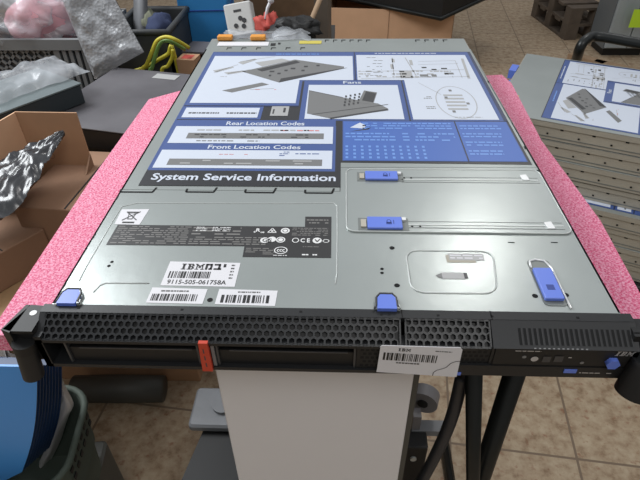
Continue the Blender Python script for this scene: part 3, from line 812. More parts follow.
f.cyl((0.2105, YF+0.002, 0.0195), (0.2105, YF-0.0035, 0.0195), 0.0052, 'bluep', 6)
f.box((0.0925, YF-0.0012, 0.0010), (0.1010, YF-0.0004, 0.0040), 'bluep')
f.build('control_panel', srv)

# tilted barcode sticker stuck on the front
st = MB()
def fp(px, py):
    p = aty(px, py, YF-0.0014); return (p.x, p.z-ZB)
q = [fp(376.5, 372), fp(456.5, 377), fp(462.5, 350), fp(460.5, 347.8), fp(382, 345.5), fp(380.5, 347)]
T = TV(YF-0.0010)
st.prism(q, 0, 0.0004, 'paper', T=T)
a0 = Vector(fp(376.5, 372)); ux = (Vector(fp(456.5, 377))-a0); uy = Vector(fp(380.5, 346))-a0
def SM(u, v): p = a0+ux*u+uy*v; return (p.x, p.y)
T2 = T @ Matrix(((ux.x, uy.x, 0, a0.x), (ux.y, uy.y, 0, a0.y), (0, 0, 1, 0), (0, 0, 0, 1)))
ibm(st, 0.22, 0.86, 0.15, 0.11, 0.0006, 'ink', T=T2)
barcode(st, 0.05, 0.50, 0.70, 0.78, 0.0006, 'ink', 11, T=T2, mod=0.0085)
micro(st, 0.22, 0.36, 0.56, 0.48, 0.0006, 'inkgrey', 73, 1, 0.9, T=T2, wl=0.03); micro(st, 0.66, 0.90, 0.86, 0.98, 0.0006, 'inkgrey', 74, 1, 1.0, T=T2, wl=0.03)
cr = [(0.70, 0.0), (0.70, 0.12), (0.73, 0.22), (0.80, 0.30), (0.84, 0.36), (0.88, 0.52), (0.93, 0.60), (1.0, 0.63)]
for i in range(len(cr)-1):
    line(st, SM(*cr[i]), SM(*cr[i+1]), 0.0006, 0.0006, 'ink', T=T)
tag(st.build('front_sticker', srv), 'white barcode sticker on the black front, slightly tilted')

# rack ears and their latch knobs
for sx in (-1, 1):
    e_ = MB()
    x0, x1 = (-0.2440, -0.2255) if sx < 0 else (0.2235, 0.2400)
    if sx < 0:
        e_.prism([(-0.2490, -0.0250), (-0.2420, -0.0270), (-0.2255, -0.0270), (-0.2255, 0.0000), (-0.2390, 0.0010)], 0.037, 0.0400, 'black2')
        e_.prism([(-0.2500, -0.0255), (-0.2420, -0.0285), (-0.2400, 0.0010), (-0.2430, 0.0010)], 0.018, 0.0400, 'black2')
        e_.box((-0.2420, -0.024, 0.004), (-0.2250, -0.020, 0.038), 'black2')
        e_.cyl((-0.2330, -0.0080, 0.0399), (-0.2330, -0.0080, 0.0403), 0.0028, 'iconwhite', 12)
    else:
        e_.box((0.2230, -0.022, 0.004), (0.2440, -0.018, 0.041), 'black2')
        e_.box((0.2235, -0.019, 0.037), (0.2440, -0.004, 0.041), 'black2')
    eo = e_.build('rack_ear', srv)
    k_ = MB()
    if sx < 0:
        k_.cyl((-0.2360, -0.0270, 0.0270), (-0.2405, -0.0290, -0.0100), 0.0082, 'black', 24)
        k_.cyl((-0.2358, -0.0269, 0.0285), (-0.2366, -0.0273, 0.0200), 0.0088, 'black2', 24)
    else:
        k_.cyl((0.2360, -0.0300, 0.0230), (0.2300, -0.0370, -0.0060), 0.0125, 'black2', 24)
        k_.cyl((0.2361, -0.0299, 0.0235), (0.2356, -0.0305, 0.0210), 0.0131, 'black', 24)
    k_.build('latch_knob', eo)

# ====================================================== foam, board, supports
f = MB()
ft = [(-0.292, 0.004), (0.2760, 0.004), (0.2860, 0.18), (0.2760, 0.36), (0.2850, 0.56), (0.2780, 0.5970), (-0.249, 0.530), (-0.268, 0.515), (-0.2960, 0.4920), (-0.2980, 0.25)]
ZF = ZB-0.0005
f.prism(ft, ZF-0.020, ZF, 'foam')
tag(f.build('foam_sheet'), 'pink speckled packing foam sheet under the large server', 'foam sheet')
f = MB(); f.box((-0.285, 0.012, ZF-0.032), (0.270, 0.50, ZF-0.0205), 'board')
tag(f.build('board'), 'brown board edge just below the pink foam', 'board')
ZT = ZF-0.0325

# white computer case holding it up
cs = empty('computer_case', (-0.0155, 0.012, 0.30), 0, 'plain off-white computer case upright below the front of the server', 'computer case')
f = MB(); f.box((-0.0905, 0.0, 0.0), (0.0905, 0.010, ZT-0.30), 'case', bev=0.002); f.build('front_panel', cs)
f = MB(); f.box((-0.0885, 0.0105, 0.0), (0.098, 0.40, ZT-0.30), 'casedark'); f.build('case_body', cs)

# trolley: platform, X legs, caster
tr = empty('trolley', (0, 0.2, 0), 0, 'black metal trolley frame with slanting legs under the case', 'trolley')
f = MB(); f.prism([(-0.275, -0.16), (0.115, -0.16), (0.115, 0.30), (-0.10, 0.30), (-0.225, 0.105)], 0.27, 0.2995, 'black2'); f.build('platform', tr)
f = MB(); f.box((-0.262, 0.040, 0.300), (-0.160, 0.125, 0.318), 'greyplastic', bev=0.008)
f.cyl((-0.205, 0.085, 0.318), (-0.205, 0.085, 0.324), 0.020, 'greyplastic', 20); tag(f.build('corner_plate', tr), 'grey moulded corner plate')
def leg(pa, pb, r, T0):
    l = MB(); off = Vector(tr.location); l.tube([Vector(pa)-off, Vector(pb)-off], r, 'tube', 14); return l.build('leg', tr)
la = at(468.5, 378, 0.76); lb = at(469, 480, 0.40)
def ext(pa, pb):
    d = (pb-pa)/(pb.z-pa.z)
    return pa+d*(0.778-pa.z), pa+d*(0.022-pa.z)
l1 = ext(aty(474, 372, 0.045), aty(473, 480, 0.055)); l2 = ext(aty(515, 372, 0.10), aty(480, 480, 0.082))
leg(*l1, 0.0085, None); leg(*l2, 0.0125, None)
leg((-0.06, 0.44, 0.778), (-0.06, 0.44, 0.02), 0.011, None); leg((0.06, 0.44, 0.778), (0.06, 0.44, 0.02), 0.011, None)
for q_ in (l1, l2):
    f = MB(); f.tube([(q_[0].x, -0.17, 0.785), (q_[0].x, 0.24, 0.785)], 0.0085, 'tube'); f.build('top_rail', tr)
    f = MB(); f.tube([(q_[1].x, -0.25, 0.011), (q_[1].x, 0.24, 0.011)], 0.0105, 'tube'); f.build('foot_rail', tr)
# caster and bracket behind the case
cb = empty('swivel_caster', (0, 0, 0), 0, 'grey swivel caster with a black block, right of the white case', 'caster')
c0 = at(424, 398, 0.30)
f = MB(); f.cyl(c0+Vector((-0.004, -0.012, 0)), c0+Vector((0.004, 0.012, 0)), 0.028, 'castergrey', 24); f.cyl(c0+Vector((-0.0048, -0.0145, 0)), c0+Vector((0, 0, 0)), 0.010, 'black2', 16); f.build('wheel', cb)
c1 = at(429, 428, 0.25)
f = MB(); f.box((c1.x-0.035, c1.y-0.012, c1.z-0.008), (c1.x+0.028, c1.y+0.012, c1.z+0.008), 'greyplastic'); f.box((c1.x-0.035, c1.y-0.01, c1.z), (c1.x-0.020, c1.y+0.01, c0.z), 'castergrey'); f.build('fork', cb)
c2 = at(412, 448, 0.22)
f = MB(); f.box((c2.x-0.030, c2.y-0.02, 0.0), (c2.x+0.025, c2.y+0.02, c2.z+0.035), 'black2', bev=0.004); f.cyl(c2+Vector((0, -0.0205, 0.0)), c2+Vector((0, -0.024, 0.0)), 0.006, 'ridge', 12); f.build('block', cb)
# hanging cable
cp = [(462, 376, .76), (459, 390, .72), (454, 410, .66), (447, 430, .58), (437, 452, .50), (425, 475, .42), (410, 500, .36), (400, 520, .3)]
pts = [aty(px, py, 0.06) for px, py, _ in cp]
def smooth(pts, n=6):
    out = []
    for i in range(len(pts)-1):
        p0 = pts[max(i-1, 0)]; p1 = pts[i]; p2 = pts[i+1]; p3 = pts[min(i+2, len(pts)-1)]
        for j in range(n):
            t = j/n
            out.append(0.5*((2*p1)+(-p0+p2)*t+(2*p0-5*p1+4*p2-p3)*t*t+(-p0+3*p1-3*p2+p3)*t**3))
    out.append(pts[-1]); return out
f = MB(); f.tube(smooth(pts), 0.0072, 'rubber', 12)
tag(f.build('power_cable'), 'black cable hanging down beside the white case', 'cable')

# ============================================================ second stack
TH = R(65)
O2 = Vector((1.084, 0.807, 0))
def server2(par_loc, rz, lab, nm='stacked_server'):
    e2 = empty(nm, par_loc, rz, lab, 'server', 'servers piled on the right-hand trolley')
    return e2
ztop = 0.622
proto = server2((O2.x, O2.y, ztop-H), TH, 'topmost server of the right-hand pile, its blue and white label showing')
pc = MB(); pc.box((-0.2185, -0.002, 0), (0.2185, 0.690, H-0.0022), 'steel2')
for i in range(9):
    y = 0.05+i*0.068; X = -0.2187
    pc.box((X-0.0006, y, 0.026), (X, y+0.007, 0.031), 'hole'); pc.box((X-0.0006, y+0.03, 0.012), (X, y+0.034, 0.016), 'hole')
pc.box((-0.2195, 0.0, 0.033), (-0.2187, 0.69, 0.0345), 'groove'); pc.box((-0.2192, 0.0, 0.006), (-0.2187, 0.69, 0.008), 'groove')
pcs = pc.build('chassis', proto)
cv = MB(); cv.box((-0.2205, -0.001, H-0.002), (0.2205, 0.688, H), 'steel'); cv.box((-0.2205, 0.0, 0.030), (-0.2190, 0.672, H), 'steel2'); cvs = cv.build('rear_cover', proto)
lb2 = bpy.data.objects.new('service_label', label_ob.data); COL.objects.link(lb2); lb2.parent = proto
tb = MB(); tb.box((0.06, 0.6895, 0.022), (0.11, 0.708, 0.0445), 'bluep'); tbs = tb.build('rear_handle', proto); tag(tbs, 'blue rear handle')
tb = MB(); tb.box((-0.14, 0.650, H), (-0.10, 0.668, H+0.0004), 'yellowst'); tbs2 = tb.build('yellow_sticker', proto)
ORIG += [pcs, cvs, lb2, tbs, tbs2]
words = ['second', 'third', 'fourth', 'fifth', 'sixth', 'seventh', 'eighth']
for i in range(7):
    o = copy_tree(proto)
    dx = [0.0, 0.003, -0.002, 0.030, 0.026, 0.028, 0.025][i]
    u = Vector((-math.cos(TH), -math.sin(TH), 0))*dx
    o.location = (O2.x+u.x, O2.y+u.y, ztop-H-(i+1)*(H+0.0016))
    o['label'] = ['grey server directly under the topmost one of the right-hand pile', 'grey server third from the top of the right-hand pile', 'grey server fourth from the top of the right-hand pile',
                  'server fifth from the top of the pile, jutting out to show its blue label edge', 'grey server sixth from the top of the right-hand pile',
                  'grey server seventh from the top of the right-hand pile', 'lowest grey server of the right-hand pile'][i]
zl = ztop-H-7*(H+0.0016)
dirx = Vector((math.cos(TH), math.sin(TH), 0)); diry = Vector((-math.sin(TH), math.cos(TH), 0))
hc = empty('hand_trolley', (O2.x, O2.y, 0), TH, 'black tube-handled trolley carrying the right-hand pile of servers', 'trolley')
f = MB(); f.box((-0.26, 0.0, zl-0.032), (0.26, 0.70, zl-0.002), 'black2', bev=0.008); f.build('platform', hc)
for x, y in ((-0.22, 0.06), (0.22, 0.06), (-0.22, 0.64), (0.22, 0.64)):
    w_ = MB(); w_.cyl((x-0.015, y, 0.06), (x+0.015, y, 0.06), 0.06, 'rubber', 24); w_.box((x-0.02, y-0.02, 0.10), (x+0.02, y+0.02, zl-0.03), 'casedark'); w_.build('wheel', hc)
ha = [at(570, 78, 0.50), at(577, 58, 0.60), at(580, 48, 0.640), at(586, 40, 0.660), at(598, 36.5, 0.665), at(640, 43.5, 0.665), at(700, 54, 0.665), at(712, 60, 0.65), at(716, 75, 0.58)]
low = [Vector((ha[0].x, ha[0].y, zl-0.02))]; low2 = [Vector((ha[-1].x, ha[-1].y, zl-0.02))]
pts = smooth(low+ha+low2, 5)
Mi = (Matrix.Translation(Vector((O2.x, O2.y, 0))) @ Matrix.Rotation(TH, 4, 'Z')).inverted()
f = MB(); f.tube([Mi @ p for p in pts], 0.0145, 'tube', 14); f.build('handle', hc)

# ============================================================== left benches
def bench(name, x0, y0, x1, y1, zt, lab, k='bench', edge='board'):
    e = empty(name, ((x0+x1)/2, (y0+y1)/2, 0), 0, lab, 'table')
    w, d = (x1-x0)/2, (y1-y0)/2
    t = MB(); t.box((-w, -d, zt-0.03), (w, d, zt), k); t.box((-w, -d-0.004, zt-0.031), (w, -d, zt), edge); t.build('table_top', e)
    for sx in (-1, 1):
        for sy in (-1, 1):
            l = MB(); l.box((sx*(w-0.25)-0.02, sy*(d-0.05)-0.02, 0), (sx*(w-0.25)+0.02, sy*(d-0.05)+0.02, zt-0.0305), 'casedark'); l.build('leg', e)
bench('low_table', -1.50, 0.30, -0.42, 0.885, 0.50, 'low table at the left edge under the open cartons', k='board')
bench('work_table', -1.60, 0.90, -0.02, 2.00, 0.50, 'dark work table behind the server with crates and boxes on it')

# -- flat dark slab with paper
def ybox(name, c, w, d, z0, z1, rz, k, lab=None, cat=None, bev=0.0, par=None, group=None):
    m_ = MB(); m_.box((-w/2, -d/2, 0), (w/2, d/2, z1-z0), k, bev=bev)
    o = m_.build(name, par, (c[0], c[1], z0), rz)
    return tag(o, lab, cat, group)
a = at(56, 124, .66); bq = at(118, 134, .66)
ang = math.atan2(at(190, 80, .66).y-at(108, 72, .66).y, at(190, 80, .66).x-at(108, 72, .66).x)
ex = Vector((math.cos(ang), math.sin(ang), 0)); ey = Vector((-ex.y, ex.x, 0))
cc = a+ex*0.20+ey*0.165
ds = empty('equipment_chassis', (cc.x, cc.y, 0.61), ang, 'flat dark grey chassis with scuffed top left of the pink foam', 'chassis')
f = MB(); f.box((-0.26, -0.165, 0.0), (0.22, 0.165, 0.046), 'black2', bev=0.004); f.build('chassis_body', ds)
f = MB(); f.box((-0.262, -0.167, 0.0465), (0.222, 0.167, 0.050), 'darkslab', bev=0.002); f.build('chassis_lid', ds)
f = MB()
for dy_ in (-0.09, 0.09): 
    f.box((-0.25, dy_-0.05, 0.0), (0.21, dy_+0.05, 0.1090), 'bin', bev=0.004)
o = f.build('storage_box', None, (cc.x, cc.y, 0.5005), ang); 
tag(o, 'dark low box directly under the flat dark chassis', 'box')
f = MB(); p0 = at(166, 77, .6602)
f.box((-0.032, -0.015, 0), (0.032, 0.015, 0.0008), 'lgrey2')
tag(f.build('paper_note', None, (p0.x, p0.y, 0.6604), ang), 'small white paper lying on the flat dark chassis', 'paper')

# -- grey-green device with plastic
zd = 0.708
p1 = at(80, 83, zd); p2 = at(2, 112, zd); p3 = at(56, 60, zd)
ang2 = math.atan2(p1.y-p2.y, p1.x-p2.x); e2 = Vector((math.cos(ang2), math.sin(ang2), 0)); n2 = Vector((-e2.y, e2.x, 0))
W2 = 0.46; D2 = 0.17
c2_ = p1-e2*W2/2+n2*D2/2
dv = empty('grey_device', (c2_.x, c2_.y, 0.6610), ang2, 'flat grey-green device with a dark front under clear plastic, left edge', 'device')
f = MB(); f.box((-W2/2, -D2/2, 0), (W2/2, D2/2, zd-0.661-0.004), 'devicedark', bev=0.003); f.build('device_body', dv)
f = MB(); f.box((-W2/2-0.002, -D2/2-0.002, zd-0.661-0.0035), (W2/2+0.002, D2/2, zd-0.661), 'device', bev=0.001); f.build('device_lid', dv)
def crumple(c, w, d, rz, z0, amp, sd, k, nu=36, nv=30, edge=0.0, dome=0.0, fr=9):
    m_ = MB()
    def fn(u, v):
        x = (u-.5)*w; y = (v-.5)*d
        nn = noise.noise(Vector((x*fr+sd, y*fr, sd)))*amp + abs(noise.noise(Vector((x*fr*2.7, y*fr*2.7+sd, sd*1.3))))*amp*0.8
        e_ = min(u, 1-u, v, 1-v)
        zz = max(0.001, amp*0.6+nn+dome*math.sin(PI*u)*math.sin(PI*v))
        if e_ < 0.08: zz *= e_/0.08*0.8+0.2
        return (x+0.012*noise.noise(Vector((u*5, v*5, sd))), y+0.012*noise.noise(Vector((v*5, u*5, sd+3))), zz)
    m_.sheet(fn, nu, nv, k)
    return m_
pp = at(26, 82, zd)
o = crumple((0, 0), 0.24, 0.15, 0, 0, 0.020, 3.1, 'clear', dome=0.015).build('plastic_film', None, (pp.x, pp.y, zd+0.0012), ang2)
tag(o, 'crumpled clear plastic film on the grey-green device', 'plastic film')

# -- grey crate with pink bundle and bubble wrap
cx0, cx1, cy0, cy1, cz0, cz1 = -0.960, -0.665, 1.12, 1.40, 0.5005, 0.722
cr = MB(); t_ = 0.006
W_, D_, Hc = cx1-cx0, cy1-cy0, cz1-cz0
cr.box((-W_/2, -D_/2, 0), (W_/2, D_/2, t_), 'crate')
def lattice(mb, x0, x1, z0, z1, T):
    # diamond lattice wall as a mesh of crossing strips
    step = 0.030
    n = int((x1-x0)/step)+1
    h = z1-z0
    for i in range(-int(h/step)-1, n):
        for sgn in (1, -1):
            xa = x0+i*step; xb = xa+h
            if sgn < 0: xa, xb = xb, xa
            za, zb = z0, z1
            pts = []
            lo, hi = x0, x1
            # clip to the wall width
            def cl(xs, zs, xe, ze):
                t0, t1 = 0.0, 1.0; dx = xe-xs
                for lim, s_ in ((lo, 1), (hi, -1)):
                    if dx*s_ > 0: t0 = max(t0, (lim-xs)/dx) if s_*(xs-lim) < 0 else t0
                    elif dx*s_ < 0: t1 = min(t1, (lim-xs)/dx) if s_*(xe-lim) < 0 else t1
                return t0, t1
            t0, t1 = cl(xa, za, xb, zb)
            if t1-t0 < 0.03: continue
            A = Vector((xa+(xb-xa)*t0, za+(zb-za)*t0)); B = Vector((xa+(xb-xa)*t1, za+(zb-za)*t1))
            d_ = (B-A).normalized(); nn = Vector((-d_.y, d_.x))*0.0035
            mb.prism([A-nn, B-nn, B+nn, A+nn], 0, 0.004, 'crate', T=T)
TF = Matrix(((1, 0, 0, 0), (0, 0, 1, -D_/2), (0, 1, 0, 0), (0, 0, 0, 1)))
lattice(cr, -W_/2+0.01, 0.04, 0.02, Hc-0.03, TF)
cr.box((-W_/2, -D_/2+0.006, 0.006), (W_/2, -D_/2+0.008, Hc-0.02), 'bin')
for i in range(5):
    x = 0.050+i*0.018; cr.box((x, -D_/2-0.004, 0), (x+0.010, -D_/2+0.004, Hc-0.03), 'crate')
for (xa, ya, xb, yb) in ((-W_/2, -D_/2, -W_/2+t_, D_/2), (W_/2-t_, -D_/2, W_/2, D_/2), (-W_/2, D_/2-t_, W_/2, D_/2)):
    cr.box((xa, ya, 0), (xb, yb, Hc), 'crate')
for (xa, ya, xb, yb) in ((-W_/2-.008, -D_/2-.008, W_/2+.008, -D_/2+.006), (-W_/2-.008, D_/2-.006, W_/2+.008, D_/2+.008), (-W_/2-.008, -D_/2, -W_/2+.008, D_/2), (W_/2-.008, -D_/2, W_/2+.008, D_/2)):
    cr.box((xa, ya, Hc-0.028), (xb, yb, Hc), 'crate')
for x in (-W_/2+0.01, 0.05): cr.box((x-0.006, -D_/2-0.003, 0), (x+0.006, -D_/2+0.006, Hc-0.02), 'crate')
cr.box((-W_/2, -D_/2-0.002, 0), (W_/2, -D_/2+0.006, 0.02), 'crate')
tag(cr.build('plastic_crate', None, ((cx0+cx1)/2, (cy0+cy1)/2, cz0)), 'grey plastic crate with a lattice front holding a pink bundle', 'crate')
pb = aty(42, 24, 1.23)
f = MB(); f.blob((0, 0, 0), 0.095, 0.08, 0.070, 'pinkbag', 0.10, 2.0, 4, 36)
tag(f.build('pink_bundle', None, (pb.x, pb.y, pb.z+0.002)), 'pink foam bundle in clear film on top of the grey crate', 'packing foam')
f = MB(); f.blob((0, 0, 0), 0.155, 0.115, 0.105, 'clear', 0.30, 3.5, 9, 48)
tag(f.build('clear_bag', None, (pb.x-0.045, pb.y+0.0, pb.z+0.030)), 'clear plastic bag wrapped round the pink bundle', 'plastic bag')
# bubble-wrapped flat package leaning over the crate's right end
bw = MB()
Q = [aty(95, 79, 1.075), aty(144, 52, 1.085), aty(106, -14, 1.13), aty(58, -10, 1.13)]
cen = sum(Q, Vector())/4
nrm = (Q[1]-Q[0]).cross(Q[3]-Q[0]).normalized()
def bwf(sgn):
    def fn(u, v):
        p = (Q[0]*(1-u)+Q[1]*u)*(1-v)+(Q[3]*(1-u)+Q[2]*u)*v
        e_ = min(u, 1-u, v, 1-v)
        th = 0.020*min(1, e_/0.12)+0.002
        p = p+nrm*(sgn*th+0.008*noise.noise(Vector((u*6, v*6, sgn*2)))*min(1, e_/0.1))+nrm*0.012*math.sin(u*5)*v
        return p-cen
    return fn
bw.sheet(bwf(1), 40, 40, 'bubble'); bw.sheet(bwf(-1), 40, 40, 'bubble')
tag(bw.build('bubble_wrap', None, cen), 'bubble-wrapped flat package leaning on the grey crate', 'bubble wrap')

# -- dark bin with cloths and a leaning board
bx0, bx1, by0, by1 = -0.625, -0.465, 1.17, 1.40
e = empty('storage_bin', ((bx0+bx1)/2, (by0+by1)/2, 0.5005), 0, 'dark grey storage bin holding dark blue cloth, behind the cables', 'bin')
W_, D_, Hc = (bx1-bx0), by1-by0, 0.222
f = MB()
f.box((-W_/2+.01, -D_/2+.01, 0), (W_/2-.01, D_/2-.01, 0.005), 'bin')
for a_, b_ in (((-W_/2, -D_/2), (W_/2, -D_/2+.006)), ((-W_/2, D_/2-.006), (W_/2, D_/2)), ((-W_/2, -D_/2), (-W_/2+.006, D_/2)), ((W_/2-.006, -D_/2), (W_/2, D_/2))):
    f.box((*a_, 0), (*b_, Hc), 'bin')
f.build('bin_body', e)
f = MB(); f.tube([(-W_/2, -D_/2, Hc), (W_/2, -D_/2, Hc), (W_/2, D_/2, Hc), (-W_/2, D_/2, Hc)], 0.009, 'bin', 8, closed=True); f.build('rim', e)
f = MB(); f.blob((0, 0, 0), 0.040, 0.060, 0.05, 'cloth', 0.15, 3, 2); tag(f.build('blue_cloth', None, (-0.518, 1.28, 0.690)), 'crumpled dark blue cloth in the dark bin', 'cloth')
f = MB(); f.blob((0, 0, 0), 0.030, 0.040, 0.04, 'green', 0.15, 3, 5); tag(f.build('grey_cloth', None, (-0.565, 1.34, 0.695)), 'grey-green cloth behind the dark blue cloth', 'cloth')
f = MB(); A = Vector((-0.597, 1.22, 0.53)); Bp = Vector((-0.57, 1.46, 0.98))
f.tube([Vector((0, 0, 0)), Bp-A], 0.022, 'greyplastic', 4, flat=0.35)
tag(f.build('grey_strip', None, A), 'long grey strip leaning in the dark bin', 'strip')

# -- yellow and green cables
for i, (k, pl) in enumerate((('yellow', [(176, 40), (166, 37), (157, 41), (152, 52), (147, 64), (143, 74)]), ('greencable', [(172, 42), (163, 41), (158, 47), (155, 57), (152, 68), (151, 73)]),
                             ('yellow', [(173, 50), (172, 58), (168, 66), (162, 73)]), ('yellow', [(134, 71), (146, 67), (158, 60), (168, 54), (173, 49)]))):
    yy = 1.115+0.012*i
    w_ = [aty(px, py, yy) for px, py in pl]
    w_.append(Vector((w_[-1].x+0.004, yy+0.004, 0.5065)))
    if i < 2: w_.insert(0, Vector((w_[0].x+0.022, yy+0.03, w_[0].z-0.03)))
    f = MB(); f.tube(smooth(w_, 6), 0.0052, k, 8)
    tag(f.build('coiled_cable'), ['yellow cable arching highest beside the dark bin', 'green cable arching inside the yellow one', 'short yellow cable curving down at the carton', 'yellow cable lying lowest across the others'][i], 'cable', 'cables by the dark bin')

# -- small carton with red-topped box
e = empty('small_carton', (-0.372, 1.205, 0.5005), R(-8), 'small open brown carton with a grey lid between cables and server', 'carton')
f = MB(); 
for a_, b_ in (((-.075, -.05), (.11, -.047)), ((-.075, .047), (.11, .05)), ((-.075, -.05), (-.072, .05)), ((.107, -.05), (.11, .05))): f.box((*a_, 0), (*b_, 0.150), 'card2')
f.box((-.075, -.05, 0), (.11, .05, .003), 'card2'); f.build('carton_body', e)
f = MB(); f.box((-.078, .0, .1505), (.115, .09, .156), 'darkslab'); f.build('lid', e)
p = at(188, 57, 0.66)
f = MB(); f.box((-0.025, -0.02, 0), (0.025, 0.03, 0.15), 'card'); f.rect(-0.016, -0.010, 0.014, 0.020, 0.1503, 'redthing')
tag(f.build('parts_box', None, (p.x, p.y-0.005, 0.5105), R(-8)), 'little brown box with a red mark on its top', 'box')
# -- blue box
p = aty(184, 36, 1.42); p2 = aty(232, 37, 1.42)
w = p2.x-p.x
e = empty('blue_box', ((p.x+p2.x)/2-0.01, 1.42+0.09, 0.5005), R(4), 'plain bright blue box standing behind the server', 'box')
f = MB(); f.box((-w/2, -0.09, 0), (w/2, 0.09, 0.42), 'bluebox', bev=0.004); f.build('box_body', e)
f = MB(); f.box((-w/2-0.002, -0.092, 0.21), (w/2+0.002, 0.092, 0.213), 'bluedark'); f.build('seam', e)
# -- socket unit
p = aty(241, 20, 1.30)
f = MB(); T = Matrix.Rotation(R(-10), 4, 'Y') @ Matrix.Rotation(R(-22), 4, 'X')
f.box((-0.040, -0.022, -0.044), (0.040, 0.022, 0.044), 'socket', T=T, bev=0.006)
for x, zz in ((-0.012, -0.016), (0.010, -0.020), (0.004, 0.002), (0.014, -0.005)):
    f.cyl((x, -0.0215, zz), (x, -0.0235, zz), 0.0065, 'ldark', 12, T=T)
f.box((-0.012, -0.023, 0.020), (0.010, -0.0215, 0.026), 'ldark', T=T)
tag(f.build('socket_unit', None, (p.x, p.y, p.z)), 'tilted white socket unit with dark holes next to the blue box', 'socket')
sx_ = p.x
f = MB(); f.box((-0.045, -0.05, 0), (0.045, 0.06, 0.185), 'bin', bev=0.004)
tag(f.build('storage_box', None, (sx_+0.0, 1.30, 0.5005)), 'dark box under the tilted white socket unit', 'box')
# -- red cloth, dark bag, brown cartons, lath
p = aty(268, 26, 1.16)
f = MB(); f.blob((0, 0, 0), 0.034, 0.03, 0.030, 'redthing', 0.35, 3, 7); tag(f.build('red_bag', None, p+Vector((0, 0, 0))), 'small crumpled red bag behind the server', 'bag')
f = MB(); f.tube([p+Vector((-0.004, -0.01, 0.02)), p+Vector((0.002, 0.0, 0.045)), p+Vector((0.010, 0.0, 0.060))], 0.004, 'paper', 8); f.blob(p+Vector((0.012, 0, 0.064)), 0.008, 0.006, 0.009, 'paper', 0.1)
tag(f.build('white_strap'), 'white strap end sticking up from the red bag', 'strap')
q_ = aty(296, 30, 1.10)
f = MB(); f.blob((0, 0, 0), 0.062, 0.05, 0.030, 'black2', 0.3, 3, 3); tag(f.build('black_bag', None, q_), 'crumpled black bag behind the rear of the server', 'bag')
f = MB(); f.box((-0.12, -0.11, 0), (0.12, 0.12, 0.170), 'bin', bev=0.005); tag(f.build('storage_box', None, (-0.115, 1.13, 0.5005)), 'dark box supporting the red and black bags', 'box')
f = MB(); f.blob((0, 0, 0), 0.030, 0.035, 0.016, 'clear', 0.08, 2, 13); tag(f.build('clear_bag', None, aty(284, 35, 1.03)), 'small clear plastic bag below the red bag', 'plastic bag')
f = MB(); f.box((-0.13, -0.12, 0), (0.12, 0.12, 0.37), 'foampiece', bev=0.003); tag(f.build('brown_carton', None, (-0.22, 1.80, 0.5005), R(6)), 'brown carton standing behind the red bag', 'carton')
f = MB(); f.box((-0.025, -0.05, 0), (0.025, 0.05, 0.40), 'palletwood'); tag(f.build('wood_block', None, (-0.062, 1.74, 0.5005), R(-6)), 'dark brown wooden block beside the brown carton', 'wood block')
A = aty(303, 40, 1.275); Bp = aty(323, -8, 1.300); A = A+(A-Bp)*((A.z-0.506)/(Bp.z-A.z))
f = MB(); f.tube([Vector((0, 0, 0)), Bp-A], 0.013, 'wood', 4, flat=0.6); tag(f.build('wooden_lath', None, A), 'pale wooden lath leaning left of the cardboard box', 'lath')

# clear film on the rear flange
f = crumple((0, 0), 0.150, 0.050, 0, 0, 0.005, 5.7, 'clear', 40, 14, fr=14)
tag(f.build('plastic_film', None, (-0.125, 0.664, 0.8705)), 'strip of clear crumpled film on the rear edge of the server', 'plastic film')
for i, (px, py) in enumerate(((225, 37), (258, 37))):
    p = at(px, py, 0.875)
    f = MB(); f.box((-0.013, -0.006, 0), (0.013, 0.008, 0.007), 'orange', bev=0.002)
    tag(f.build('orange_clip', None, (p.x, min(p.y, 0.655), 0.8705)), ['orange clip under the film at the rear left corner', 'orange clip under the film below the white socket unit'][i], 'clip', 'orange clips')

# -- cardboard box on the floor, black case on legs
def open_carton(name, c, w, d, h, rz, k, lab, z0=0.0, t=0.004, flaps=()):
    e = empty(name, (c[0], c[1], z0), rz, lab, 'carton')
    m_ = MB()
    m_.box((-w/2, -d/2, 0), (w/2, d/2, t), 'cardin')
    for a_, b_ in (((-w/2, -d/2), (w/2, -d/2+t)), ((-w/2, d/2-t), (w/2, d/2)), ((-w/2, -d/2), (-w/2+t, d/2)), ((w/2-t, -d/2), (w/2, d/2))):
        m_.box((*a_, 0), (*b_, h), k)
    m_.build('carton_body', e)
    for side, length, tilt in flaps:
        fm = MB()
        wl = w if side in 'fb' else d
        fm.box((-wl/2+0.002, 0, 0), (wl/2-0.002, length, t), k)
        fo = fm.build('flap', e)
        if side == 'f': fo.location = (0, -d/2, h); fo.rotation_euler = (0, 0, PI)
        if side == 'b': fo.location = (0, d/2, h)
        if side == 'l': fo.location = (-w/2, 0, h); fo.rotation_euler = (0, 0, PI/2)
        if side == 'r': fo.location = (w/2, 0, h); fo.rotation_euler = (0, 0, -PI/2)
        fo.rotation_euler.x = 0
        q_ = Matrix.Rotation(fo.rotation_euler.z, 4, 'Z') @ Matrix.Rotation(tilt, 4, 'X')
        fo.rotation_euler = q_.to_euler()
    return e
p1 = at(330, 8, 0.36); p2 = at(457, 25, 0.36)
w = 0.70
cb_ = open_carton('cardboard_box', (p1.x+w/2*0.995, p1.y+0.20-0.035), w, 0.40, 0.36, R(-7), 'card3', 'large plain cardboard box on the floor behind the server')
f = MB(); f.box((-0.001, -0.2035, 0), (0.001, -0.2015, 0.36), 'card2'); f.build('seam', cb_)
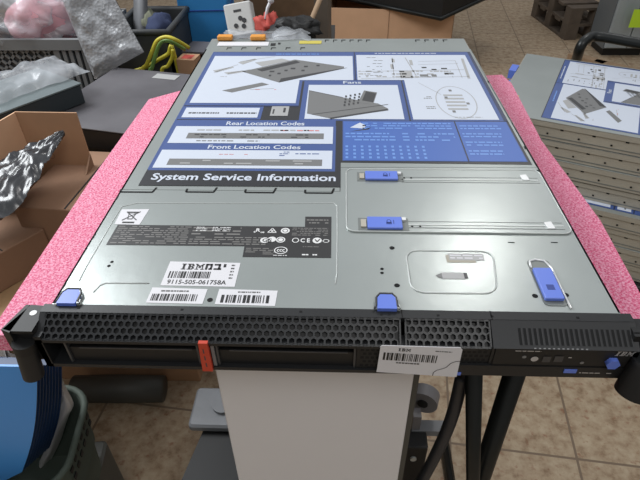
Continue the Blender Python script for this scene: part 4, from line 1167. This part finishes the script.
# black case above it: a shallow tray on two legs
p1 = at(441, 21, 0.363); p2 = at(352, 2, 0.363)
e = empty('black_case', (p1.x, p1.y, 0.3625), 0, 'glossy black equipment case lying on the cardboard box behind the server', 'case')
a1 = p2-p1; a1.z = 0; L1 = 0.85; a1.normalize(); a2 = at(490, -2, 0.363)-p1; a2.z = 0; a2.normalize(); L2 = 0.8
pl = [(0, 0), (a2*L2).to_2d(), ((a1*L1)+(a2*L2)).to_2d(), (a1*L1).to_2d()]
f = MB(); f.prism([tuple(q) for q in pl], 0, 0.14, 'black2'); f.build('case_body', e)
f = MB(); f.tube([Vector((q[0], q[1], 0.012)) for q in pl], 0.011, 'tube', 8, closed=True); f.build('rim', e)

# -- right background: pallets, cabinets, wood scraps
def pallet(c, rz, z0, lab):
    m_ = MB()
    for i in range(5): m_.box((-0.12, -0.30+i*0.125, 0.085), (0.12, -0.22+i*0.125, 0.10), 'palletwood')
    for x in (-0.12, 0.04):
        m_.box((x, -0.30, 0.0), (x+0.08, 0.28, 0.015), 'palletwood')
        for y in (-0.30, -0.04, 0.20): m_.box((x, y, 0.015), (x+0.08, y+0.08, 0.085), 'palletwood')
    return tag(m_.build('wooden_pallet', None, (c[0], c[1], z0), rz), lab, 'pallet', 'pallets by the cabinets')
for i in range(2): pallet((1.58, 3.68), R(6), i*0.1003, ['lower of the two wooden pallets beside the cabinets', 'upper wooden pallet beside the cabinets, under the tan box'][i])
f = MB(); f.box((-0.10, -0.13, 0), (0.10, 0.13, 0.22), 'card3', bev=0.004); tag(f.build('brown_carton', None, (1.60, 3.80, 0.2015), R(8)), 'tan box standing on top of the wooden pallets', 'carton')
def cabinet(x0, y0, w, d, h, lab, k, note=False, rz=0):
    e = empty('metal_cabinet', (x0+w/2, y0+d/2, 0), rz, lab, 'cabinet')
    m_ = MB(); m_.box((-w/2, -d/2+0.012, 0.05), (w/2, d/2, h), 'cabinet2'); m_.box((-w/2+.02, -d/2+.04, 0), (w/2-.02, d/2-.02, 0.05), 'black2'); m_.build('cabinet_body', e)
    for s_ in (-1, 1):
        dm = MB(); x_a, x_b = (-w/2+0.004, -0.003) if s_ < 0 else (0.003, w/2-0.004)
        dm.box((x_a, -d/2-0.008, 0.06), (x_b, -d/2+0.0118, h-0.01), k, bev=0.004)
        dm.box((x_a+0.05, -d/2-0.0095, 0.12), (x_b-0.05, -d/2-0.0083, h-0.06), 'cabinet')
        do = dm.build('door', e)
        hm = MB(); hm.box((-s_*-0.03-0.008, -d/2-0.03, h*0.5), (-s_*-0.03+0.008, -d/2-0.0085, h*0.5+0.12), 'silver'); hm.build('handle', do)
    return e
cabinet(1.61, 3.04, 0.27, 0.24, 1.30, 'grey metal cabinet behind the black trolley handle', 'cabinet', rz=0)
c2c = cabinet(1.915, 2.98, 0.48, 0.42, 1.30, 'grey metal cabinet with a lime green note at the frame edge', 'cabinet', rz=0)
p = aty(639, 19, 2.96)
f = MB(); f.box((-0.04, -0.001, -0.05), (0.04, 0.0005, 0.05), 'note'); 
f.build('note', c2c, (p.x-(1.915+0.24), -0.21-0.011, p.z)); 
for i, (px, py, ln, rz, lab) in enumerate(((586, 58, 0.22, -50, 'broken pale wood scrap on the floor left of the grey cabinet'), (616, 66, 0.26, -40, 'pale wood scrap lying in front of the grey cabinet'))):
    p = at(px, py, 0.03)
    f = MB(); f.box((-ln/2, -0.03, 0), (ln/2, 0.03, 0.04), 'wood'); tag(f.build('wood_scrap', None, (p.x, p.y-0.02, 0.0005), R(rz)), lab, 'wood scrap', 'wood scraps')

# ======================================================== left cartons + bag
ZL = 0.5005
# carton B
zt = 0.62
A = at(12, 207, zt); Bq = at(68, 150, zt); 
ang3 = math.atan2((Bq-A).y, (Bq-A).x); L3 = (Bq-A).length
exx = Vector((math.cos(ang3), math.sin(ang3), 0)); eyy = Vector((exx.y, -exx.x, 0))
wd = 0.20
cB = A+exx*L3/2+eyy*wd/2
e = empty('brown_carton', (cB.x, cB.y, ZL), ang3, 'large closed brown carton beside the pink foam, below the black bag', 'carton')
f = MB(); f.box((-L3/2, -wd/2, 0), (L3/2, wd/2, zt-ZL), 'card2', bev=0.003); f.build('carton_body', e)
f = MB(); f.box((-L3/2+0.002, -0.0015, zt-ZL), (L3/2-0.002, 0.0015, zt-ZL+0.0008), 'black2'); f.build('seam', e)
# carton A (open, behind)
zt = 0.735
A1 = at(14, 112, zt); A2 = at(76, 113, zt)
e = empty('open_carton', (A1.x, A1.y, ZL), 0, 'open brown carton with a tall back, far left behind the black bag', 'carton')
hA = zt-ZL
ub = Vector((A2.x-A1.x, A2.y-A1.y, 0)); wA = ub.length; ub.normalize(); ubn = Vector((ub.y, -ub.x, 0))
def wall2(mb, o, d, L_, h0, h1, k, t=0.003):
    n = Vector((-d.y, d.x, 0))*t
    q0 = o; q1 = o+d*L_
    vs = [q0, q1, q1+n, q0+n]; vs = [Vector((v.x, v.y, 0)) for v in vs]+[Vector((v.x, v.y, h)) for v, h in zip(vs, (h0, h1, h1, h0))]
    mb.add(vs, [(0, 3, 2, 1), (4, 5, 6, 7), (0, 1, 5, 4), (1, 2, 6, 5), (2, 3, 7, 6), (3, 0, 4, 7)], k)
f = MB(); wall2(f, Vector((0, 0, 0)), ub, wA, hA, hA, 'card'); ring(f, (0, 0), 0.007, 0.007, 0.0015, 0, 'card2', T=Matrix.Translation(ub*wA*0.35+ubn*0.0006+Vector((0, 0, hA*0.60))) @ Matrix.Rotation(math.atan2(ub.y, ub.x), 4, 'Z') @ Matrix.Rotation(R(90), 4, 'X')); f.build('back_panel', e)
dl = Vector((-0.45, -1, 0)).normalized()
f = MB(); wall2(f, Vector((0, -0.001, 0)), dl, 0.12, hA, hA-0.01, 'card3'); tag(f.build('side_panel', e), 'light tan side panel')
f = MB(); wall2(f, ub*wA, ubn, 0.06, hA*0.62, hA*0.45, 'card2'); f.build('side_panel', e)
# carton C, lower left
zt = 0.575
A = at(-12, 196, zt); Bq = at(44, 229, zt)
ang5 = math.atan2((Bq-A).y, (Bq-A).x); L5 = (Bq-A).length
exx = Vector((math.cos(ang5), math.sin(ang5), 0)); eyy = Vector((-exx.y, exx.x, 0))
d5 = 0.16
cC = (A+Bq)/2-eyy*d5/2
f = MB(); f.box((-L5/2, -d5/2, 0), (L5/2, d5/2, zt-ZL), 'card2', bev=0.003); f.box((-L5/2+.002, -0.001, zt-ZL), (L5/2-.002, 0.001, zt-ZL+0.0008), 'black2')
tag(f.build('brown_carton', None, (cC.x, cC.y, ZL), ang5), 'lower brown carton at the left frame edge', 'carton')
# black antistatic bag
bg = MB()
ctr = [at(-34, 212, .65), at(-4, 192, .665), at(20, 168, .68), at(42, 150, .69), at(64, 133, .705)]
wid = [0.082, 0.074, 0.056, 0.032, 0.003]
for sgn in (1, -1):
    def fn(u, v):
        t = u*(len(ctr)-1); i = min(int(t), len(ctr)-2); ff = t-i
        p = ctr[i].lerp(ctr[i+1], ff); w_ = wid[i]*(1-ff)+wid[i+1]*ff
        d = (ctr[-1]-ctr[0]); d.z = 0; d.normalize(); n_ = Vector((-d.y, d.x, 0))
        e_ = min(1, 4*min(v, 1-v))
        nz = noise.noise(Vector((u*9, v*7, 3.0)))*0.012+abs(noise.noise(Vector((u*22, v*16, 8.0))))*0.008
        return p+n_*(v-0.5)*2*w_+Vector((0, 0, sgn*0.022*e_*(1-u*0.8)+nz*(1-u*0.5)))
    bg.sheet(fn, 44, 28, 'antistatic')
tag(bg.build('antistatic_bag'), 'shiny black antistatic bag lying across the cartons at the left', 'bag')

# ============================================ blue folders in a bag, basket
bc = Vector((-0.520, 0.130, 0))
bk = empty('basket', (bc.x, bc.y, 0.0), R(8), 'grey-green perforated basket at the lower left corner', 'basket')
def rr_wall(mb, w, d, z0, z1, k, t=0.004, taper=0.9):
    n0 = 6; levels = [(z0, taper), (z0+(z1-z0)*.45, taper+(1-taper)*.5), (z0+(z1-z0)*.47, taper+(1-taper)*.5+0.03), (z0+(z1-z0)*.72, 0.99), (z0+(z1-z0)*.74, 1.02), (z1, 1.04)]
    rings = [[(p[0]*s_, p[1]*s_, zz) for p in rrect(-w/2, -d/2, w/2, d/2, 0.045, n0)] for zz, s_ in levels]
    rings += [[(p[0]*(s_-.04), p[1]*(s_-.04), zz) for p in rrect(-w/2, -d/2, w/2, d/2, 0.045, n0)] for zz, s_ in ((z1, 1.04), (z0+t, taper))]
    n = len(rings[0]); vs = [v for r_ in rings for v in r_]; fs = []
    for l in range(len(rings)-1):
        for i in range(n):
            j = (i+1) % n; fs.append((l*n+i, l*n+j, (l+1)*n+j, (l+1)*n+i))
    fs += [tuple(reversed(range(n))), tuple(range((len(rings)-1)*n, len(rings)*n))]
    mb.add(vs, fs, k)
f = MB(); rr_wall(f, 0.25, 0.17, 0.26, 0.435, 'basket')
for i in range(6):
    for j in range(2):
        f.box((0.1285, -0.050+i*0.018, 0.412-j*0.018), (0.1300, -0.041+i*0.018, 0.420-j*0.018), 'black2')
        f.box((-0.06+i*0.03, -0.0895, 0.412-j*0.018), (-0.045+i*0.03, -0.0875, 0.420-j*0.018), 'black2')
f.build('basket_body', bk)
f = MB(); f.tube([(p[0], p[1], 0.436) for p in rrect(-0.131, -0.090, 0.131, 0.090, 0.05, 6)], 0.0055, 'basket', 8, closed=True); f.build('rim', bk)
f = MB(); f.box((-0.14, -0.10, 0), (0.12, 0.10, 0.2595), 'casedark', bev=0.01)
tag(f.build('storage_box', None, (bc.x-0.01, bc.y, 0), R(8)), 'dark box on the floor carrying the grey-green basket', 'box')
for i in range(9):
    y0 = 0.085+0.009*i
    TLp = aty(-22+2*i, 366-i, y0+0.015); TRp = aty(37+3.0*i, 367-0.6*i, y0+0.015); BLp = aty(-18+2*i, 492-2*i, y0); BRp = aty(22+3.4*i, 472-3*i, y0)
    def fs_(u, v, off):
        p = (BLp*(1-u)+BRp*u)*(1-v)+(TLp*(1-u)+TRp*u)*v
        return p+Vector((0.010*math.sin(v*PI), -0.006*math.sin(v*PI)+off, 0))
    f = MB(); k = 'folderblue' if i == 0 else 'foldernavy'; th = 0.0030
    f.sheet(lambda u, v: fs_(u, v, 0), 4, 12, k); f.sheet(lambda u, v: fs_(1-u, v, th), 4, 12, k)
    f.sheet(lambda u, v: fs_(1, v, th*u), 1, 12, 'foldernavy'); f.sheet(lambda u, v: fs_(0, v, th*(1-u)), 1, 12, k)
    f.sheet(lambda u, v: fs_(u, 1, th*v), 4, 1, k); f.sheet(lambda u, v: fs_(u, 0, th*(1-v)), 4, 1, k)
    lab = ['bright blue folder standing foremost in the basket', 'dark blue folder directly behind the bright blue one'] + ['dark blue folder standing in the tight row inside the white bag']*7
    tag(f.build('folder'), lab[i], 'folder', 'folders standing in the basket')
wr = [((44, 356), (60, 362)), ((50, 372), (66, 382)), ((56, 390), (74, 402)), ((57, 408), (70, 412)), ((54, 425), (64, 428)), ((49, 442), (58, 446)), ((40, 460), (50, 462))]
def strip(rows, y0, k, nm, wave):
    f = MB(); yb = y0
    L0 = [aty(*r_[0], yb) for r_ in rows]; R0 = [aty(*r_[1], yb) for r_ in rows]
    L0 = smooth(L0, 3); R0 = smooth(R0, 3); n = len(L0)-1
    def g(sg):
        def fn(u, v):
            i = min(int(round(v*n)), n); p = L0[i].lerp(R0[i], u)
            return p+Vector((0, sg*0.004+wave*math.sin(u*PI*1.5+v*3), 0))
        return fn
    f.sheet(g(1), 8, n, k); f.sheet(g(-1), 8, n, k)
    for uu in (0, 1):
        f.sheet(lambda u, v: g(1)(uu, v)*(1-u)+g(-1)(uu, v)*u, 1, n, k)
    return f
wf = strip(wr, 0.190, 'whitebag', 'plastic_bag', 0.010)
wl2 = strip([((-10, 340), (14, 352)), ((-12, 360), (18, 368)), ((-14, 380), (12, 388)), ((-16, 400), (4, 410)), ((-20, 430), (-6, 436))], 0.185, 'whitebag', 'x', 0.010)
o_ = len(wf.v); wf.v += wl2.v; wf.f += [[o_+a_ for a_ in q_] for q_ in wl2.f]; wf.m += wl2.m; wf.sm += wl2.sm
A_ = aty(-8, 352, 0.204); B_ = aty(52, 362, 0.204); C_ = aty(46, 450, 0.204); D_2 = aty(-16, 440, 0.204)
wf.sheet(lambda u, v: (A_*(1-u)+B_*u)*(1-v)+(D_2*(1-u)+C_*u)*v+Vector((0, 0.004*math.sin(7*u+4*v), 0)), 12, 12, 'whitebag')
tag(wf.build('plastic_bag'), 'white plastic bag around the row of blue folders', 'bag')

# carton and dark roll on the floor below the server
p = at(60, 388, 0.0); p2 = at(206, 390, 0.0)
f = MB(); f.box((p.x-0.06, p.y+0.03, 0), (p2.x-0.02, p.y+0.22, 0.14), 'card', bev=0.003)
for x in (-0.40, -0.385, -0.36): f.box((x, p.y+0.029, 0.095), (x+0.006, p.y+0.0305, 0.108), 'ink')
tag(f.build('floor_carton'), 'long low brown carton on the floor seen below the server', 'carton')
p = at(76, 393, 0.02); p2 = at(165, 393, 0.02)
f = MB(); f.tube([p+Vector((0, 0, 0.018)), p.lerp(p2, .5)+Vector((0, 0, 0.018)), p2+Vector((0, 0, 0.018))], [0.034, 0.036, 0.034], 'casedark', 16)
tag(f.build('dark_roll'), 'dark grey roll lying in front of the low brown carton', 'roll')

# ================================================================= lighting
W = bpy.data.worlds.new('world'); S.world = W; W.use_nodes = True
bgd = W.node_tree.nodes['Background']; bgd.inputs['Color'].default_value = (0.93, 0.96, 1.0, 1); bgd.inputs['Strength'].default_value = 0.55
def area(name, loc, tgt, sx, sy, energy, col):
    l = bpy.data.lights.new(name, 'AREA'); l.shape = 'RECTANGLE'; l.size = sx; l.size_y = sy; l.energy = energy; l.color = col
    o = bpy.data.objects.new(name, l); COL.objects.link(o); o.location = loc
    o.rotation_euler = (Vector(tgt)-Vector(loc)).to_track_quat('-Z', 'Y').to_euler()
    return o
area('window_light', (-1.5, 1.0, 2.1), (-0.3, 0.3, 0.8), 1.1, 0.9, 42, (0.95, 0.98, 1.0))
area('ceiling_and_fill_light', (0.93, 2.55, 3.0), (0.3, 0.6, 0.8), 0.20, 0.20, 10, (1.0, 0.98, 0.95))
area('ceiling_and_fill_light', (0.7, -1.3, 3.0), (0.0, 0.3, 0.4), 0.9, 0.9, 17, (1.0, 0.98, 0.95))  # fill lamp added behind the camera to brighten case front and near floor
S.view_settings.view_transform = 'Standard'
S.view_settings.look = 'None'
S.view_settings.gamma = 1.0
S.view_settings.use_curve_mapping = False
S.view_settings.exposure = 0.0
